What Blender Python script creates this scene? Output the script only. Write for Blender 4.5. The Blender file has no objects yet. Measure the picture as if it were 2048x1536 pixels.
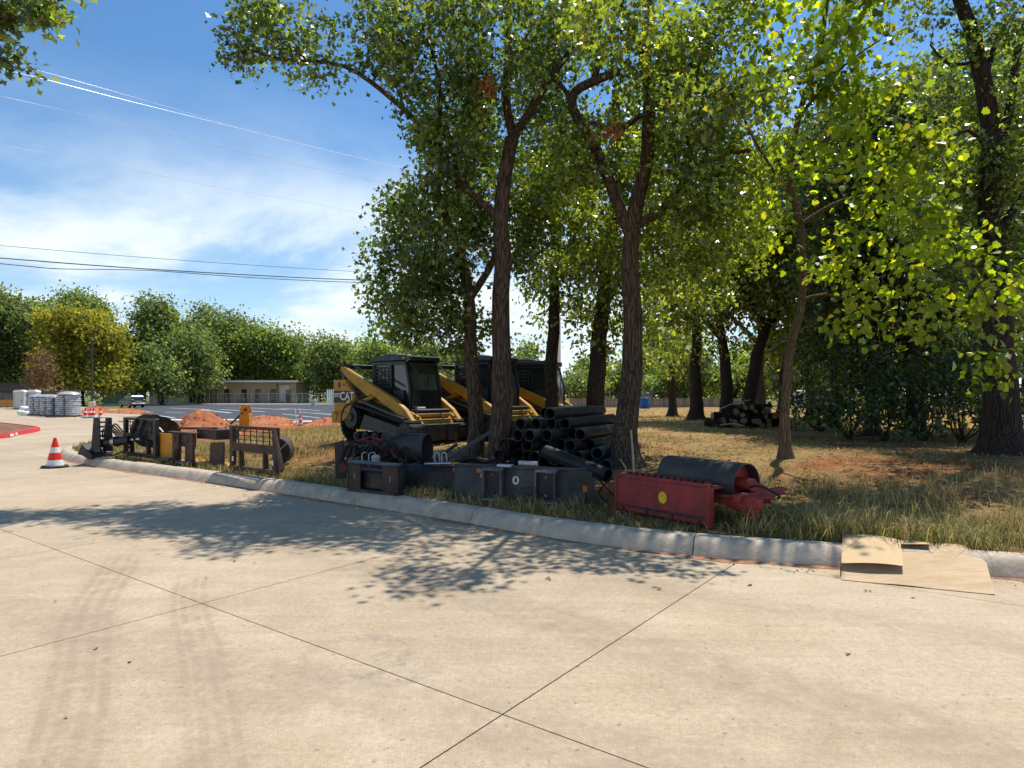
import bpy, math, random
import numpy as np
from mathutils import Vector, Matrix
from mathutils.geometry import tessellate_polygon
random.seed(7); RNG = np.random.default_rng(11)
SC = bpy.context.scene; COL = SC.collection
# ------------------------------------------------------------------ camera, sky, sun, exposure
F, CX, HY, H = 1300.0, 1024.0, 790.0, 1.7        # focal length in photo pixels, horizon row, eye height
cam = bpy.data.cameras.new('camera'); cam_o = bpy.data.objects.new('camera', cam); COL.objects.link(cam_o)
cam_o.location = (0, 0, H); cam_o.rotation_euler = (math.pi/2, 0, 0)
cam.sensor_width = 36; cam.lens = 36*F/2048; cam.shift_y = (HY-768)/2048; cam.clip_start = .05; cam.clip_end = 3000
SC.camera = cam_o
SUN_EL = math.radians(65); SUN_H = Vector((.62, .78)).normalized()      # the sun stands behind the trees, to the right
w = bpy.data.worlds.new('World'); SC.world = w; w.use_nodes = True
nt = w.node_tree; nt.nodes.clear()
def nd(nt, t, **kw):
    n = nt.nodes.new(t)
    for k, v in kw.items():
        if k.startswith('_'): setattr(n, k[1:], v)
        else:
            key = int(k[1:]) if k[0] == 'i' and k[1:].isdigit() else k.replace('__', ' ')
            s = n.inputs[key]
            if hasattr(v, 'bl_idname') or isinstance(v, bpy.types.NodeSocket): nt.links.new(v, s)
            else: s.default_value = v
    return n
def ramp(nt, fac, stops, interp='LINEAR'):
    r = nt.nodes.new('ShaderNodeValToRGB'); r.color_ramp.interpolation = interp
    e = r.color_ramp.elements
    while len(e) < len(stops): e.new(.5)
    for el, (p, c) in zip(e, stops):
        el.position = p; el.color = (c, c, c, 1) if not hasattr(c, '__len__') else (*c[:3], 1)
    nt.links.new(fac, r.inputs[0]); return r.outputs[0]
sky = nd(nt, 'ShaderNodeTexSky', _sky_type='NISHITA', _sun_disc=False, _sun_elevation=SUN_EL,
         _sun_rotation=math.atan2(SUN_H.x, SUN_H.y), _air_density=1.15, _dust_density=0.25, _ozone_density=1.6, _altitude=300)
tc = nd(nt, 'ShaderNodeTexCoord')
sep = nd(nt, 'ShaderNodeSeparateXYZ', i0=tc.outputs['Generated'])
zz = nd(nt, 'ShaderNodeMath', _operation='ADD', i0=sep.outputs['Z'], i1=.12)
zz = nd(nt, 'ShaderNodeMath', _operation='MAXIMUM', i0=zz.outputs[0], i1=.05)
dx = nd(nt, 'ShaderNodeMath', _operation='DIVIDE', i0=sep.outputs['X'], i1=zz.outputs[0])
dy = nd(nt, 'ShaderNodeMath', _operation='DIVIDE', i0=sep.outputs['Y'], i1=zz.outputs[0])
cv = nd(nt, 'ShaderNodeCombineXYZ', i0=dx.outputs[0], i1=dy.outputs[0], i2=3.1)
n1 = nd(nt, 'ShaderNodeTexNoise', Vector=cv.outputs[0], Scale=.55, Detail=9.0, Roughness=.58, Distortion=.35)
cl = ramp(nt, n1.outputs['Fac'], [(.42, 0), (.58, .7), (.75, 1.)])
lowz = ramp(nt, sep.outputs['Z'], [(.0, .95), (.22, .75), (.33, .2), (.42, .0)])    # thin cloud thickens towards the horizon
cl2 = nd(nt, 'ShaderNodeMath', _operation='MULTIPLY', i0=cl, i1=lowz)
hz = ramp(nt, sep.outputs['Z'], [(.0, .75), (.10, .45), (.22, .14), (.36, .0)])
cl3 = nd(nt, 'ShaderNodeMath', _operation='MAXIMUM', i0=cl2.outputs[0], i1=nd(nt, 'ShaderNodeMath', _operation='MULTIPLY', i0=hz, i1=.75).outputs[0])
clm = nd(nt, 'ShaderNodeMath', _operation='ADD', i0=cl2.outputs[0], i1=cl3.outputs[0], _use_clamp=True)
skyt = nd(nt, 'ShaderNodeMix', _data_type='RGBA', _blend_type='MULTIPLY', i0=1., i6=sky.outputs[0], i7=(.49, .73, .90, 1))
skyc = nd(nt, 'ShaderNodeMix', _data_type='RGBA', i0=clm.outputs[0], i6=skyt.outputs[2], i7=(5.9, 6.6, 7.0, 1))
bg = nd(nt, 'ShaderNodeBackground', Color=skyc.outputs[2], Strength=.14)
out = nd(nt, 'ShaderNodeOutputWorld'); nt.links.new(bg.outputs[0], out.inputs[0])
sl = bpy.data.lights.new('sun', 'SUN'); sl.energy = 4.8; sl.angle = math.radians(.53); sl.color = (1, .955, .88)
so = bpy.data.objects.new('sun', sl); COL.objects.link(so)
sd_ = Vector((SUN_H.x*math.cos(SUN_EL), SUN_H.y*math.cos(SUN_EL), math.sin(SUN_EL)))
so.rotation_euler = sd_.to_track_quat('Z', 'Y').to_euler(); so.location = (20, 30, 60)
SC.view_settings.view_transform = 'Standard'; SC.view_settings.look = 'None'
SC.view_settings.exposure = .2; SC.view_settings.gamma = 1
SC.cycles.max_bounces = 4; SC.cycles.transmission_bounces = 3; SC.cycles.diffuse_bounces = 3; SC.cycles.glossy_bounces = 1
SC.cycles.transparent_max_bounces = 6; SC.cycles.caustics_reflective = False; SC.cycles.caustics_refractive = False

# ------------------------------------------------------------------ helpers
def P(px, py, d): return Vector(((px-CX)*d/F, d, H+(HY-py)*d/F))
def tag(o, label=None, cat=None, group=None, kind=None):
    if label: o['label'] = label
    if cat: o['category'] = cat
    if group: o['group'] = group
    if kind: o['kind'] = kind
    return o
def thing(name, label, cat, loc=(0, 0, 0), rz=0, group=None):
    o = bpy.data.objects.new(name, None); COL.objects.link(o); o.location = loc; o.rotation_euler = (0, 0, rz)
    o.empty_display_size = .1
    return tag(o, label, cat, group)
def link_mesh(name, me, parent=None, mat=None):
    if mat is not None and len(me.materials) == 0: me.materials.append(mat)
    o = bpy.data.objects.new(name, me); COL.objects.link(o)
    if parent is not None: o.parent = parent
    return o
def dup(root, loc, rz, label=None, group=None):
    r = root.copy(); COL.objects.link(r); r.location = loc; r.rotation_euler = (0, 0, rz)
    tag(r, label, None, group)
    for ch in list(root.children):
        c = ch.copy(); COL.objects.link(c); c.parent = r
        for g in list(ch.children):
            d = g.copy(); COL.objects.link(d); d.parent = c
    return r
def frame_of(d):
    d = Vector(d).normalized(); a = Vector((0, 0, 1)) if abs(d.z) < .9 else Vector((1, 0, 0))
    u = d.cross(a).normalized(); return u, d.cross(u).normalized()
class MB:
    def __init__(s): s.v = []; s.f = []
    def add(s, vs, fs):
        b = len(s.v); s.v += [tuple(p) for p in vs]; s.f += [tuple(i+b for i in f) for f in fs]; return s
    def box(s, c, d, rot=None, taper=1.0):
        hx, hy, hz = d[0]/2, d[1]/2, d[2]/2; vs = []
        for z in (-1, 1):
            k = taper if z > 0 else 1
            for x, y in ((-1, -1), (1, -1), (1, 1), (-1, 1)): vs.append(Vector((x*hx*k, y*hy*k, z*hz)))
        if rot is not None:
            R = rot if isinstance(rot, Matrix) else (Matrix.Rotation(rot[2], 3, 'Z') @ Matrix.Rotation(rot[1], 3, 'Y') @ Matrix.Rotation(rot[0], 3, 'X'))
            vs = [R @ v for v in vs]
        c = Vector(c)
        return s.add([v+c for v in vs], [(3, 2, 1, 0), (4, 5, 6, 7), (0, 1, 5, 4), (1, 2, 6, 5), (2, 3, 7, 6), (3, 0, 4, 7)])
    def bar(s, a, b, w_, h_):
        a, b = Vector(a), Vector(b); u, v = frame_of(b-a)
        vs = [p+u*x*w_/2+v*y*h_/2 for p in (a, b) for x, y in ((-1, -1), (1, -1), (1, 1), (-1, 1))]
        return s.add(vs, [(3, 2, 1, 0), (4, 5, 6, 7), (0, 1, 5, 4), (1, 2, 6, 5), (2, 3, 7, 6), (3, 0, 4, 7)])
    def tube(s, pts, r, n=8, caps=True, closed=False):
        pts = [Vector(p) for p in pts]; m = len(pts); rs = r if hasattr(r, '__len__') else [r]*m
        u = None; rings = []
        for i in range(m):
            t = (pts[min(i+1, m-1)]-pts[max(i-1, 0)])
            if t.length < 1e-9: t = Vector((0, 0, 1))
            t.normalize()
            if u is None: u, _ = frame_of(t)
            else: u = (u-t*u.dot(t)).normalized()
            v = t.cross(u)
            rings.append([pts[i]+(u*math.cos(2*math.pi*k/n)+v*math.sin(2*math.pi*k/n))*rs[i] for k in range(n)])
        vs = [p for rg in rings for p in rg]; fs = []
        for i in range(m-1):
            for k in range(n):
                a, b = i*n+k, i*n+(k+1) % n; fs.append((a, b, b+n, a+n))
        if caps: fs += [tuple(range(n-1, -1, -1)), tuple(range((m-1)*n, m*n))]
        return s.add(vs, fs)
    def cyl(s, a, b, r, n=14, r1=None): return s.tube([a, b], [r, r if r1 is None else r1], n)
    def pipe(s, a, b, ro, ri, n=18):
        a, b = Vector(a), Vector(b); u, v = frame_of(b-a); vs = []
        for p, r in ((a, ro), (b, ro), (b, ri), (a, ri)):
            vs += [p+(u*math.cos(2*math.pi*k/n)+v*math.sin(2*math.pi*k/n))*r for k in range(n)]
        fs = []
        for j in range(4):
            for k in range(n):
                k2 = (k+1) % n; fs.append((j*n+k, j*n+k2, ((j+1) % 4)*n+k2, ((j+1) % 4)*n+k))
        return s.add(vs, fs)
    def prism(s, poly, a, b, ax='y'):
        n = len(poly)
        def mk(p, t): return (p[0], t, p[1]) if ax == 'y' else ((t, p[0], p[1]) if ax == 'x' else (p[0], p[1], t))
        vs = [mk(p, a) for p in poly]+[mk(p, b) for p in poly]
        fs = [(i, (i+1) % n, n+(i+1) % n, n+i) for i in range(n)]
        tri = tessellate_polygon([[Vector((p[0], p[1], 0)) for p in poly]])
        fs += [tuple(t) for t in tri]+[tuple(n+i for i in reversed(t)) for t in tri]
        return s.add(vs, fs)
    def lathe(s, prof, c=(0, 0, 0), n=20):
        vs = []; m = len(prof)
        for r, z in prof: vs += [(c[0]+r*math.cos(2*math.pi*k/n), c[1]+r*math.sin(2*math.pi*k/n), c[2]+z) for k in range(n)]
        fs = [(i*n+k, i*n+(k+1) % n, (i+1)*n+(k+1) % n, (i+1)*n+k) for i in range(m-1) for k in range(n)]
        fs += [tuple(range(n-1, -1, -1)), tuple(range((m-1)*n, m*n))]
        return s.add(vs, fs)
    def mesh(s, name, smooth=False):
        me = bpy.data.meshes.new(name); me.from_pydata(s.v, [], s.f); me.validate(); me.update()
        import bmesh
        bm = bmesh.new(); bm.from_mesh(me); bmesh.ops.recalc_face_normals(bm, faces=bm.faces); bm.to_mesh(me); bm.free()
        if smooth:
            me.polygons.foreach_set('use_smooth', [True]*len(me.polygons))
            me.set_sharp_from_angle(angle=math.radians(38))
        return me
    def build(s, name, mat, parent=None, smooth=False, bevel=0):
        o = link_mesh(name, s.mesh(name, smooth), parent, mat)
        if bevel:
            m = o.modifiers.new('bevel', 'BEVEL'); m.width = bevel; m.segments = 1; m.limit_method = 'ANGLE'; m.angle_limit = math.radians(35)
        return o
def fast_mesh(name, V, loops, sizes, colors=None, smooth=False):
    """V (n,3); loops flat vertex indices; sizes per-face vertex counts."""
    me = bpy.data.meshes.new(name); V = np.asarray(V, np.float32); loops = np.asarray(loops, np.int32); sizes = np.asarray(sizes, np.int32)
    me.vertices.add(len(V)); me.vertices.foreach_set('co', V.ravel())
    me.loops.add(len(loops)); me.loops.foreach_set('vertex_index', loops)
    me.polygons.add(len(sizes)); st = np.concatenate([[0], np.cumsum(sizes)[:-1]]).astype(np.int32)
    me.polygons.foreach_set('loop_start', st)
    if smooth: me.polygons.foreach_set('use_smooth', np.ones(len(sizes), bool))
    me.update(calc_edges=True)
    if colors is not None:
        c = me.color_attributes.new('col', 'FLOAT_COLOR', 'POINT'); c.data.foreach_set('color', np.asarray(colors, np.float32).ravel())
    return me
def text_mesh(txt, size, extrude=.002):
    cu = bpy.data.curves.new('t', 'FONT'); cu.body = txt; cu.size = size; cu.extrude = extrude; cu.align_x = 'CENTER'; cu.align_y = 'CENTER'; cu.offset = size*.018
    o = bpy.data.objects.new('t', cu); COL.objects.link(o); bpy.context.view_layer.update()
    me = bpy.data.meshes.new_from_object(o.evaluated_get(bpy.context.evaluated_depsgraph_get()))
    bpy.data.objects.remove(o); me.name = 'lettering'; me.materials.clear(); return me
def noise2(x, y, s=1.0, seed=0):
    """cheap smooth pseudo noise in -1..1, works on arrays"""
    x = np.asarray(x)*s+seed*13.7; y = np.asarray(y)*s-seed*7.1
    return (np.sin(x*1.7+1.3*np.sin(y*1.1+.5))+np.sin(y*2.3+1.7*np.sin(x*.9+2.1))+np.sin((x+y)*3.1+seed)*.5+np.sin((x-y)*4.7+2*seed)*.35)/2.6
def sstep(a, b, x):
    t = np.clip((np.asarray(x, float)-a)/(b-a), 0, 1); return t*t*(3-2*t)

# ------------------------------------------------------------------ materials
MATS = {}
def mat(name, col, rough=.7, var=.25, scale=6., bump=.15, bscale=None, metal=0., col2=None, c2lim=(.5, .68), c2scale=2.5, spec=.4, stretch=(1, 1, 1), rnd=0., coords='Object'):
    m = bpy.data.materials.new(name); m.use_nodes = True; nt = m.node_tree; b = nt.nodes['Principled BSDF']
    tc = nd(nt, 'ShaderNodeTexCoord'); mp = nd(nt, 'ShaderNodeMapping', Vector=tc.outputs[coords], Scale=stretch)
    if coords == 'World':
        pass
    n = nd(nt, 'ShaderNodeTexNoise', Vector=mp.outputs[0], Scale=scale, Detail=6., Roughness=.65)
    lo = tuple(c*(1-var) for c in col); hi = tuple(min(1, c*(1+var)) for c in col)
    c = ramp(nt, n.outputs['Fac'], [(.3, lo), (.7, hi)])
    if col2 is not None:
        n2 = nd(nt, 'ShaderNodeTexNoise', Vector=mp.outputs[0], Scale=c2scale, Detail=8., Roughness=.7, Distortion=.3)
        f = ramp(nt, n2.outputs['Fac'], [(c2lim[0], 0), (c2lim[1], 1)])
        c = nd(nt, 'ShaderNodeMix', _data_type='RGBA', i0=f, i6=c, i7=(*col2, 1)).outputs[2]
    if rnd:
        oi = nd(nt, 'ShaderNodeObjectInfo'); hv = nd(nt, 'ShaderNodeMapRange', Value=oi.outputs['Random'], To__Min=1-rnd, To__Max=1+rnd)
        c = nd(nt, 'ShaderNodeHueSaturation', Value=hv.outputs[0], Color=c).outputs[0]
    nt.links.new(c, b.inputs['Base Color'])
    b.inputs['Roughness'].default_value = rough; b.inputs['Metallic'].default_value = metal; b.inputs['Specular IOR Level'].default_value = spec
    if bump:
        nb = nd(nt, 'ShaderNodeTexNoise', Vector=mp.outputs[0], Scale=bscale or scale*5, Detail=5., Roughness=.6)
        bp = nd(nt, 'ShaderNodeBump', Strength=bump, Distance=.02, Height=nb.outputs['Fac']); nt.links.new(bp.outputs[0], b.inputs['Normal'])
    MATS[name] = m; return m
def leaf_mat(name, trans=.4, rough=.42, tboost=(1.5, 1.7, .5), spec=.5):
    m = bpy.data.materials.new(name); m.use_nodes = True; nt = m.node_tree; b = nt.nodes['Principled BSDF']; o = nt.nodes['Material Output']
    a = nd(nt, 'ShaderNodeVertexColor', _layer_name='col')
    nt.links.new(a.outputs[0], b.inputs['Base Color']); b.inputs['Roughness'].default_value = rough; b.inputs['Specular IOR Level'].default_value = spec
    tm = nd(nt, 'ShaderNodeMix', _data_type='RGBA', _blend_type='MULTIPLY', i0=1., i6=a.outputs[0], i7=(*tboost, 1))
    t = nd(nt, 'ShaderNodeBsdfTranslucent', Color=tm.outputs[2])
    mx = nd(nt, 'ShaderNodeMixShader', i0=trans, i1=b.outputs[0], i2=t.outputs[0]); nt.links.new(mx.outputs[0], o.inputs[0])
    MATS[name] = m; return m
leaf_mat('oak_leaf', .47, .30, (2.55, 2.55, .5), .9); leaf_mat('bright_leaf', .58, .36, (2.75, 2.6, .32), .6); leaf_mat('far_leaf', .45, .6, (1.6, 1.6, .7), .2); leaf_mat('grass_blade', .3, .6, (1.2, 1.2, .7), .2)
mat('black_steel', (.018, .018, .02), .45, .5, 5, .25, 60, .0, (.085, .06, .042), (.50, .70), 4)
mat('black_gloss', (.012, .012, .013), .3, .4, 5, .05)
mat('grey_plate', (.05, .05, .052), .5, .35, 4, .15, 50, 0, (.10, .075, .05), (.55, .75), 3)
mat('dark_steel', (.036, .041, .05), .5, .45, 4, .25, 50, 0, (.13, .11, .085), (.50, .74), 3.2)
mat('rusty_brown', (.085, .05, .034), .75, .4, 6, .3, 60, 0, (.028, .022, .02), (.45, .65), 3)
mat('cat_yellow', (.45, .235, .016), .5, .18, 3, .1, 40, 0, (.20, .12, .045), (.52, .74), 3.5)
mat('orange_paint', (.60, .26, .015), .6, .2, 4, .15, 40, 0, (.26, .12, .03), (.52, .7), 3)
mat('red_paint', (.27, .034, .032), .6, .35, 4, .2, 40, 0, (.11, .04, .026), (.52, .74), 2.5)
mat('red_dark', (.16, .018, .02), .5, .4, 5, .15, 40, 0, (.03, .02, .02), (.48, .62), 3)
mat('rubber', (.018, .017, .016), .8, .4, 7, .3, 40, 0, (.09, .055, .035), (.56, .75), 4)
mat('drum_black', (.045, .043, .042), .55, .3, 4, .15, 30, 0, (.11, .085, .065), (.56, .72), 3, stretch=(.3, 1, 1))
mat('worn_steel', (.17, .165, .16), .5, .3, 6, .2, 40, 0, (.06, .055, .05), (.45, .6), 5)
mat('glass_dark', (.02, .026, .028), .08, .1, 2, 0, spec=.8)
mat('mesh_grey', (.035, .036, .038), .6, .3, 6, .1)
mat('white_paint', (.78, .77, .74), .6, .08, 4, .05, 30, 0, (.5, .46, .4), (.58, .75), 3)
mat('decal_black', (.015, .014, .013), .5, .2, 5, 0)
mat('decal_white', (.75, .74, .7), .6, .1, 5, 0)
mat('decal_red', (.25, .03, .02), .6, .1, 5, 0)
mat('decal_orange', (.55, .16, .03), .6, .15, 5, 0)
mat('decal_yellow', (.78, .50, .01), .6, .15, 12, 0, None, 0, (.45, .2, .02), (.6, .7), 9)
mat('chrome', (.45, .45, .44), .25, .1, 5, 0, metal=1)
mat('pipe_black', (.022, .021, .02), .52, .35, 6, .15, 30, 0, (.085, .07, .055), (.52, .70), 3.5, rnd=.35)
mat('pipe_teal', (.02, .045, .055), .5, .3, 5, .1, rnd=.2)
mat('cardboard', (.56, .40, .235), .88, .12, 5, .12, 60, 0, (.44, .30, .165), (.46, .72), 2.6, stretch=(1, 4, 1))
mat('cone_red', (.80, .035, .012), .5, .12, 6, .05)
mat('cone_white', (.80, .80, .78), .5, .06, 6, .05)
mat('red_dirt', (.38, .115, .042), .95, .4, 2.5, .9, 14, 0, (.43, .185, .085), (.45, .62), 1.7)
mat('asphalt', (.052, .054, .06), .85, .2, 3, .2, 60, 0, (.085, .085, .09), (.5, .7), .3)
mat('line_white', (.72, .72, .70), .7, .1, 5, 0)
mat('kerb_red', (.62, .03, .03), .6, .2, 4, .1, 30, 0, (.42, .10, .08), (.55, .75), 5)
mat('bag_silver', (.46, .47, .49), .32, .25, 5, .5, 9, .25, (.70, .70, .70), (.5, .62), 4)
mat('pallet_wood', (.30, .20, .11), .8, .3, 4, .3, 30, stretch=(1, 8, 1))
mat('plastic_grey', (.52, .53, .53), .5, .08, 3, .03)
mat('plastic_blue', (.02, .10, .30), .45, .15, 4, .03)
mat('car_paint', (.02, .022, .026), .22, .1, 3, 0, spec=.7)
mat('car_silver', (.30, .31, .32), .28, .1, 3, 0, spec=.7)
mat('tail_red', (.35, .01, .01), .3, .1, 3, 0)
mat('bldg_tan', (.36, .29, .20), .85, .12, .6, .1, 6)
mat('bldg_pale', (.58, .55, .52), .8, .08, .8, .1, 6)
mat('bldg_trim', (.12, .09, .06), .7, .2, 2, .05)
mat('roof_grey', (.40, .38, .35), .7, .12, 1, .1, 8)
mat('roof_brown', (.22, .15, .09), .8, .2, 1, .1, 8)
mat('container_green', (.12, .24, .18), .6, .12, 1, .1, 8)
mat('fence_wood', (.25, .20, .155), .85, .3, 5, .3, 30, stretch=(6, 6, 1), rnd=.25)
mat('galv', (.42, .43, .43), .5, .15, 4, .03, metal=.3)
mat('pole_dark', (.035, .04, .035), .6, .2, 3, .05)
mat('pole_concrete', (.60, .58, .54), .85, .1, 3, .2)
mat('wire_pale', (.50, .51, .52), .35, .05, 2, 0, metal=.3)
mat('wire_black', (.012, .012, .014), .6, .05, 2, 0)
mat('stake_wood', (.50, .40, .25), .8, .2, 6, .2)
mat('cut_wood', (.27, .17, .10), .85, .25, 12, .3, 40)
mat('dry_leaf', (.16, .085, .035), .8, .4, 20, .1)
def bark_mat(name, c1, c2, vs=5.):
    m = bpy.data.materials.new(name); m.use_nodes = True; nt = m.node_tree; b = nt.nodes['Principled BSDF']
    tc = nd(nt, 'ShaderNodeTexCoord'); mp = nd(nt, 'ShaderNodeMapping', Vector=tc.outputs['Object'], Scale=(1, 1, .075))
    wv = nd(nt, 'ShaderNodeTexNoise', Vector=mp.outputs[0], Scale=8., Detail=3.)
    mv = nd(nt, 'ShaderNodeVectorMath', _operation='MULTIPLY_ADD', i0=wv.outputs['Color'], i1=(.12, .12, .12), i2=mp.outputs[0])
    v = nd(nt, 'ShaderNodeTexVoronoi', _feature='DISTANCE_TO_EDGE', Vector=mv.outputs[0], Scale=vs*5.6)
    n = nd(nt, 'ShaderNodeTexNoise', Vector=tc.outputs['Object'], Scale=16., Detail=6., Roughness=.7)
    rg = ramp(nt, v.outputs['Distance'], [(0., 0), (.16, 1)])
    a = nd(nt, 'ShaderNodeMath', _operation='MULTIPLY', i0=rg, i1=n.outputs['Fac'])
    c = ramp(nt, a.outputs[0], [(.05, c1), (.62, c2)])
    nt.links.new(c, b.inputs['Base Color']); b.inputs['Roughness'].default_value = .9; b.inputs['Specular IOR Level'].default_value = .2
    bp = nd(nt, 'ShaderNodeBump', Strength=.9, Distance=.035, Height=a.outputs[0]); nt.links.new(bp.outputs[0], b.inputs['Normal'])
    MATS[name] = m
bark_mat('bark_oak', (.038, .024, .017), (.175, .118, .082)); bark_mat('bark_dark', (.022, .016, .013), (.085, .06, .045)); bark_mat('bark_pale', (.09, .065, .04), (.26, .19, .12), 8)
M = MATS
# ------------------------------------------------------------------ kerb line and lie of the land
KP = [(40, -7), (24, -1.2), (14, 2.6), (9, 4.5), (4.7, 5.97), (3.1, 6.42), (2.2, 6.72), (1.3, 7.15), (.3, 7.82), (-.84, 8.78), (-2.5, 10.05), (-5.2, 12.08), (-7.8, 13.9),
      (-10, 15.5), (-11.9, 17.2), (-13.2, 19), (-13.9, 21), (-13.9, 23), (-14.2, 26), (-15.6, 30), (-18.5, 35), (-22, 40), (-48, 75), (-80, 118)]
def catmull(pts, step=.12, every=None):
    out = []; pts = [Vector(p) for p in pts]; n = len(pts)
    for i in range(n-1):
        a, b, c, d = pts[max(i-1, 0)], pts[i], pts[i+1], pts[min(i+2, n-1)]
        k = max(2, int((c-b).length/step))
        for j in range(k):
            t = j/k
            out.append(.5*((2*b)+(c-a)*t+(2*a-5*b+4*c-d)*t*t+(3*b-a-3*c+d)*t*t*t))
    out.append(pts[-1]); return out
KC = catmull(KP, .3)
KA = [KC[0]]
for i_ in range(1, len(KC)-1):           # keep only the points that bend the line
    a_, b_ = KA[-1], KC[i_+1]; e_ = (b_-a_); k_ = KC[i_]-a_
    if abs(e_.x*k_.y-e_.y*k_.x)/max(e_.length, 1e-6) > .006 or k_.length > 6: KA.append(KC[i_])
KA = np.array([(p.x, p.y) for p in KA+[KC[-1]]])
def kdist(x, y):
    """signed distance behind the kerb's foot (positive on the grass side)"""
    x = np.atleast_1d(np.asarray(x, float)); y = np.atleast_1d(np.asarray(y, float))
    a = KA[:-1]; d = KA[1:]-a; L2 = (d**2).sum(1); res = np.empty(len(x))
    for s in range(0, len(x), 4000):
        p = np.stack([x[s:s+4000], y[s:s+4000]], 1)
        r = p[:, None]-a[None]; t = np.clip((r*d).sum(2)/L2, 0, 1); q = r-t[..., None]*d
        dist = np.sqrt((q**2).sum(2)); k = dist.argmin(1); ii = np.arange(len(p))
        sg = np.sign(r[ii, k, 0]*d[k, 1]-r[ii, k, 1]*d[k, 0]); res[s:s+4000] = dist[ii, k]*np.where(sg == 0, 1, sg)
    return res
def terr(x, y):
    x = np.atleast_1d(np.asarray(x, float)); y = np.atleast_1d(np.asarray(y, float)); d = kdist(x, y)
    rise = .34*sstep(.4, 6.5, d)*(.25+.75*sstep(-12, -4, x))
    z = .165+rise+.025*noise2(x, y, .9, 1)*sstep(.5, 2, d)+.06*noise2(x, y, .13, 2)*sstep(3, 10, d)
    low = sstep(27, 39, y)*(1-sstep(-6, 8, x+(y-40)*.02)); z = z*(1-low)-.06*low
    z = z*(1-sstep(60, 140, y))+.0*sstep(60, 140, y)
    inn = sstep(.06, .26, d); return -.06*(1-inn)+z*inn
def tz(x, y): return float(terr(x, y)[0])
def G(px, py, z0=None):
    d = (H-.3)*F/(py-HY)
    for _ in range(30):
        x = (px-CX)*d/F; z = tz(x, d) if z0 is None else z0
        d = .5*d+.5*(H-z)*F/max(py-HY, 1)
    return Vector(((px-CX)*d/F, d, z))
def ground_at(px, d):
    x = (px-CX)*d/F; return Vector((x, d, tz(x, d)))
# ------------------------------------------------------------------ ground
def graded(lo, hi, core0, core1, step, grow=1.13, mx=40):
    c = list(np.arange(core0, core1+step/2, step)); s = step
    while c[-1] < hi: s = min(s*grow, mx); c.append(c[-1]+s)
    s = step
    while c[0] > lo: s = min(s*grow, mx); c.insert(0, c[0]-s)
    return np.array(c)
gx = graded(-700, 700, -15, 9, .17); gy = graded(-40, 1500, 4.5, 26, .17)
X, Y = np.meshgrid(gx, gy); xs, ys = X.ravel(), Y.ravel(); zs = terr(xs, ys)
nx, ny = len(gx), len(gy); ii = np.arange((nx-1)*(ny-1)); c0 = ii//(nx-1)*nx+ii % (nx-1)
quads = np.stack([c0, c0+1, c0+nx+1, c0+nx], 1)
def lerp3(a, b, t): return np.asarray(a)[None]*(1-t[:, None])+np.asarray(b)[None]*t[:, None]
dk = kdist(xs, ys)
nz = noise2(xs, ys, .55, 3)*.5+noise2(xs, ys, 1.7, 5)*.3+noise2(xs, ys, .18, 6)*.4
dirt = sstep(.0, .7, nz+.25*sstep(3, 8, xs)*sstep(8, 11, ys)*(1-sstep(16, 22, ys)))
gcol = lerp3((.37, .255, .12), (.33, .135, .06), dirt)
gr_ = sstep(.15, .6, noise2(xs, ys, .7, 9))*.5+(1-sstep(.5, 2.2, dk))*.5
gcol = gcol*(1-gr_[:, None]*.6)+np.array((.12, .115, .04))*gr_[:, None]*.6
raw = (1-sstep(2, 5, np.abs(xs+11.0)))*sstep(19, 22, ys)*(1-sstep(36, 38, ys))       # dug-over red soil beside the car park
raw = np.maximum(raw, sstep(24, 27, ys)*(1-sstep(39, 42, ys))*(1-sstep(-3, 0, xs))*.85)
gcol = gcol*(1-raw[:, None])+np.array((.42, .15, .06))*raw[:, None]
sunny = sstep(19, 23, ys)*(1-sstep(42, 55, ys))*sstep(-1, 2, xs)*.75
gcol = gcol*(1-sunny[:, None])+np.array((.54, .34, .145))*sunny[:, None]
lit = sstep(-.3, .5, noise2(xs, ys, 1.1, 12))*sstep(5.5, 8, xs)*sstep(6, 9, ys)*(1-sstep(17, 20, ys))*.6   # leaf litter under the oaks
gcol = gcol*(1-lit[:, None])+np.array((.15, .075, .045))*lit[:, None]
far = sstep(60, 110, ys)
gcol = gcol*(1-far[:, None])+np.array((.16, .17, .06))*far[:, None]
gm = bpy.data.materials.new('ground'); gm.use_nodes = True; nt = gm.node_tree; b = nt.nodes['Principled BSDF']
a = nd(nt, 'ShaderNodeVertexColor', _layer_name='col'); geo = nd(nt, 'ShaderNodeNewGeometry')
n1 = nd(nt, 'ShaderNodeTexNoise', Vector=geo.outputs['Position'], Scale=3.2, Detail=9., Roughness=.72)
n2 = nd(nt, 'ShaderNodeTexNoise', Vector=geo.outputs['Position'], Scale=38., Detail=4., Roughness=.7)
v1 = ramp(nt, n1.outputs['Fac'], [(.3, (.62, .58, .52)), (.7, (1.35, 1.3, 1.2))])
v2 = ramp(nt, n2.outputs['Fac'], [(.3, (.6, .58, .55)), (.7, (1.3, 1.3, 1.25))])
m1 = nd(nt, 'ShaderNodeMix', _data_type='RGBA', _blend_type='MULTIPLY', i0=1., i6=a.outputs[0], i7=v1)
m2 = nd(nt, 'ShaderNodeMix', _data_type='RGBA', _blend_type='MULTIPLY', i0=1., i6=m1.outputs[2], i7=v2)
nt.links.new(m2.outputs[2], b.inputs['Base Color']); b.inputs['Roughness'].default_value = .95; b.inputs['Specular IOR Level'].default_value = .1
bp = nd(nt, 'ShaderNodeBump', Strength=.9, Distance=.05, Height=n2.outputs['Fac']); nt.links.new(bp.outputs[0], b.inputs['Normal'])
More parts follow.
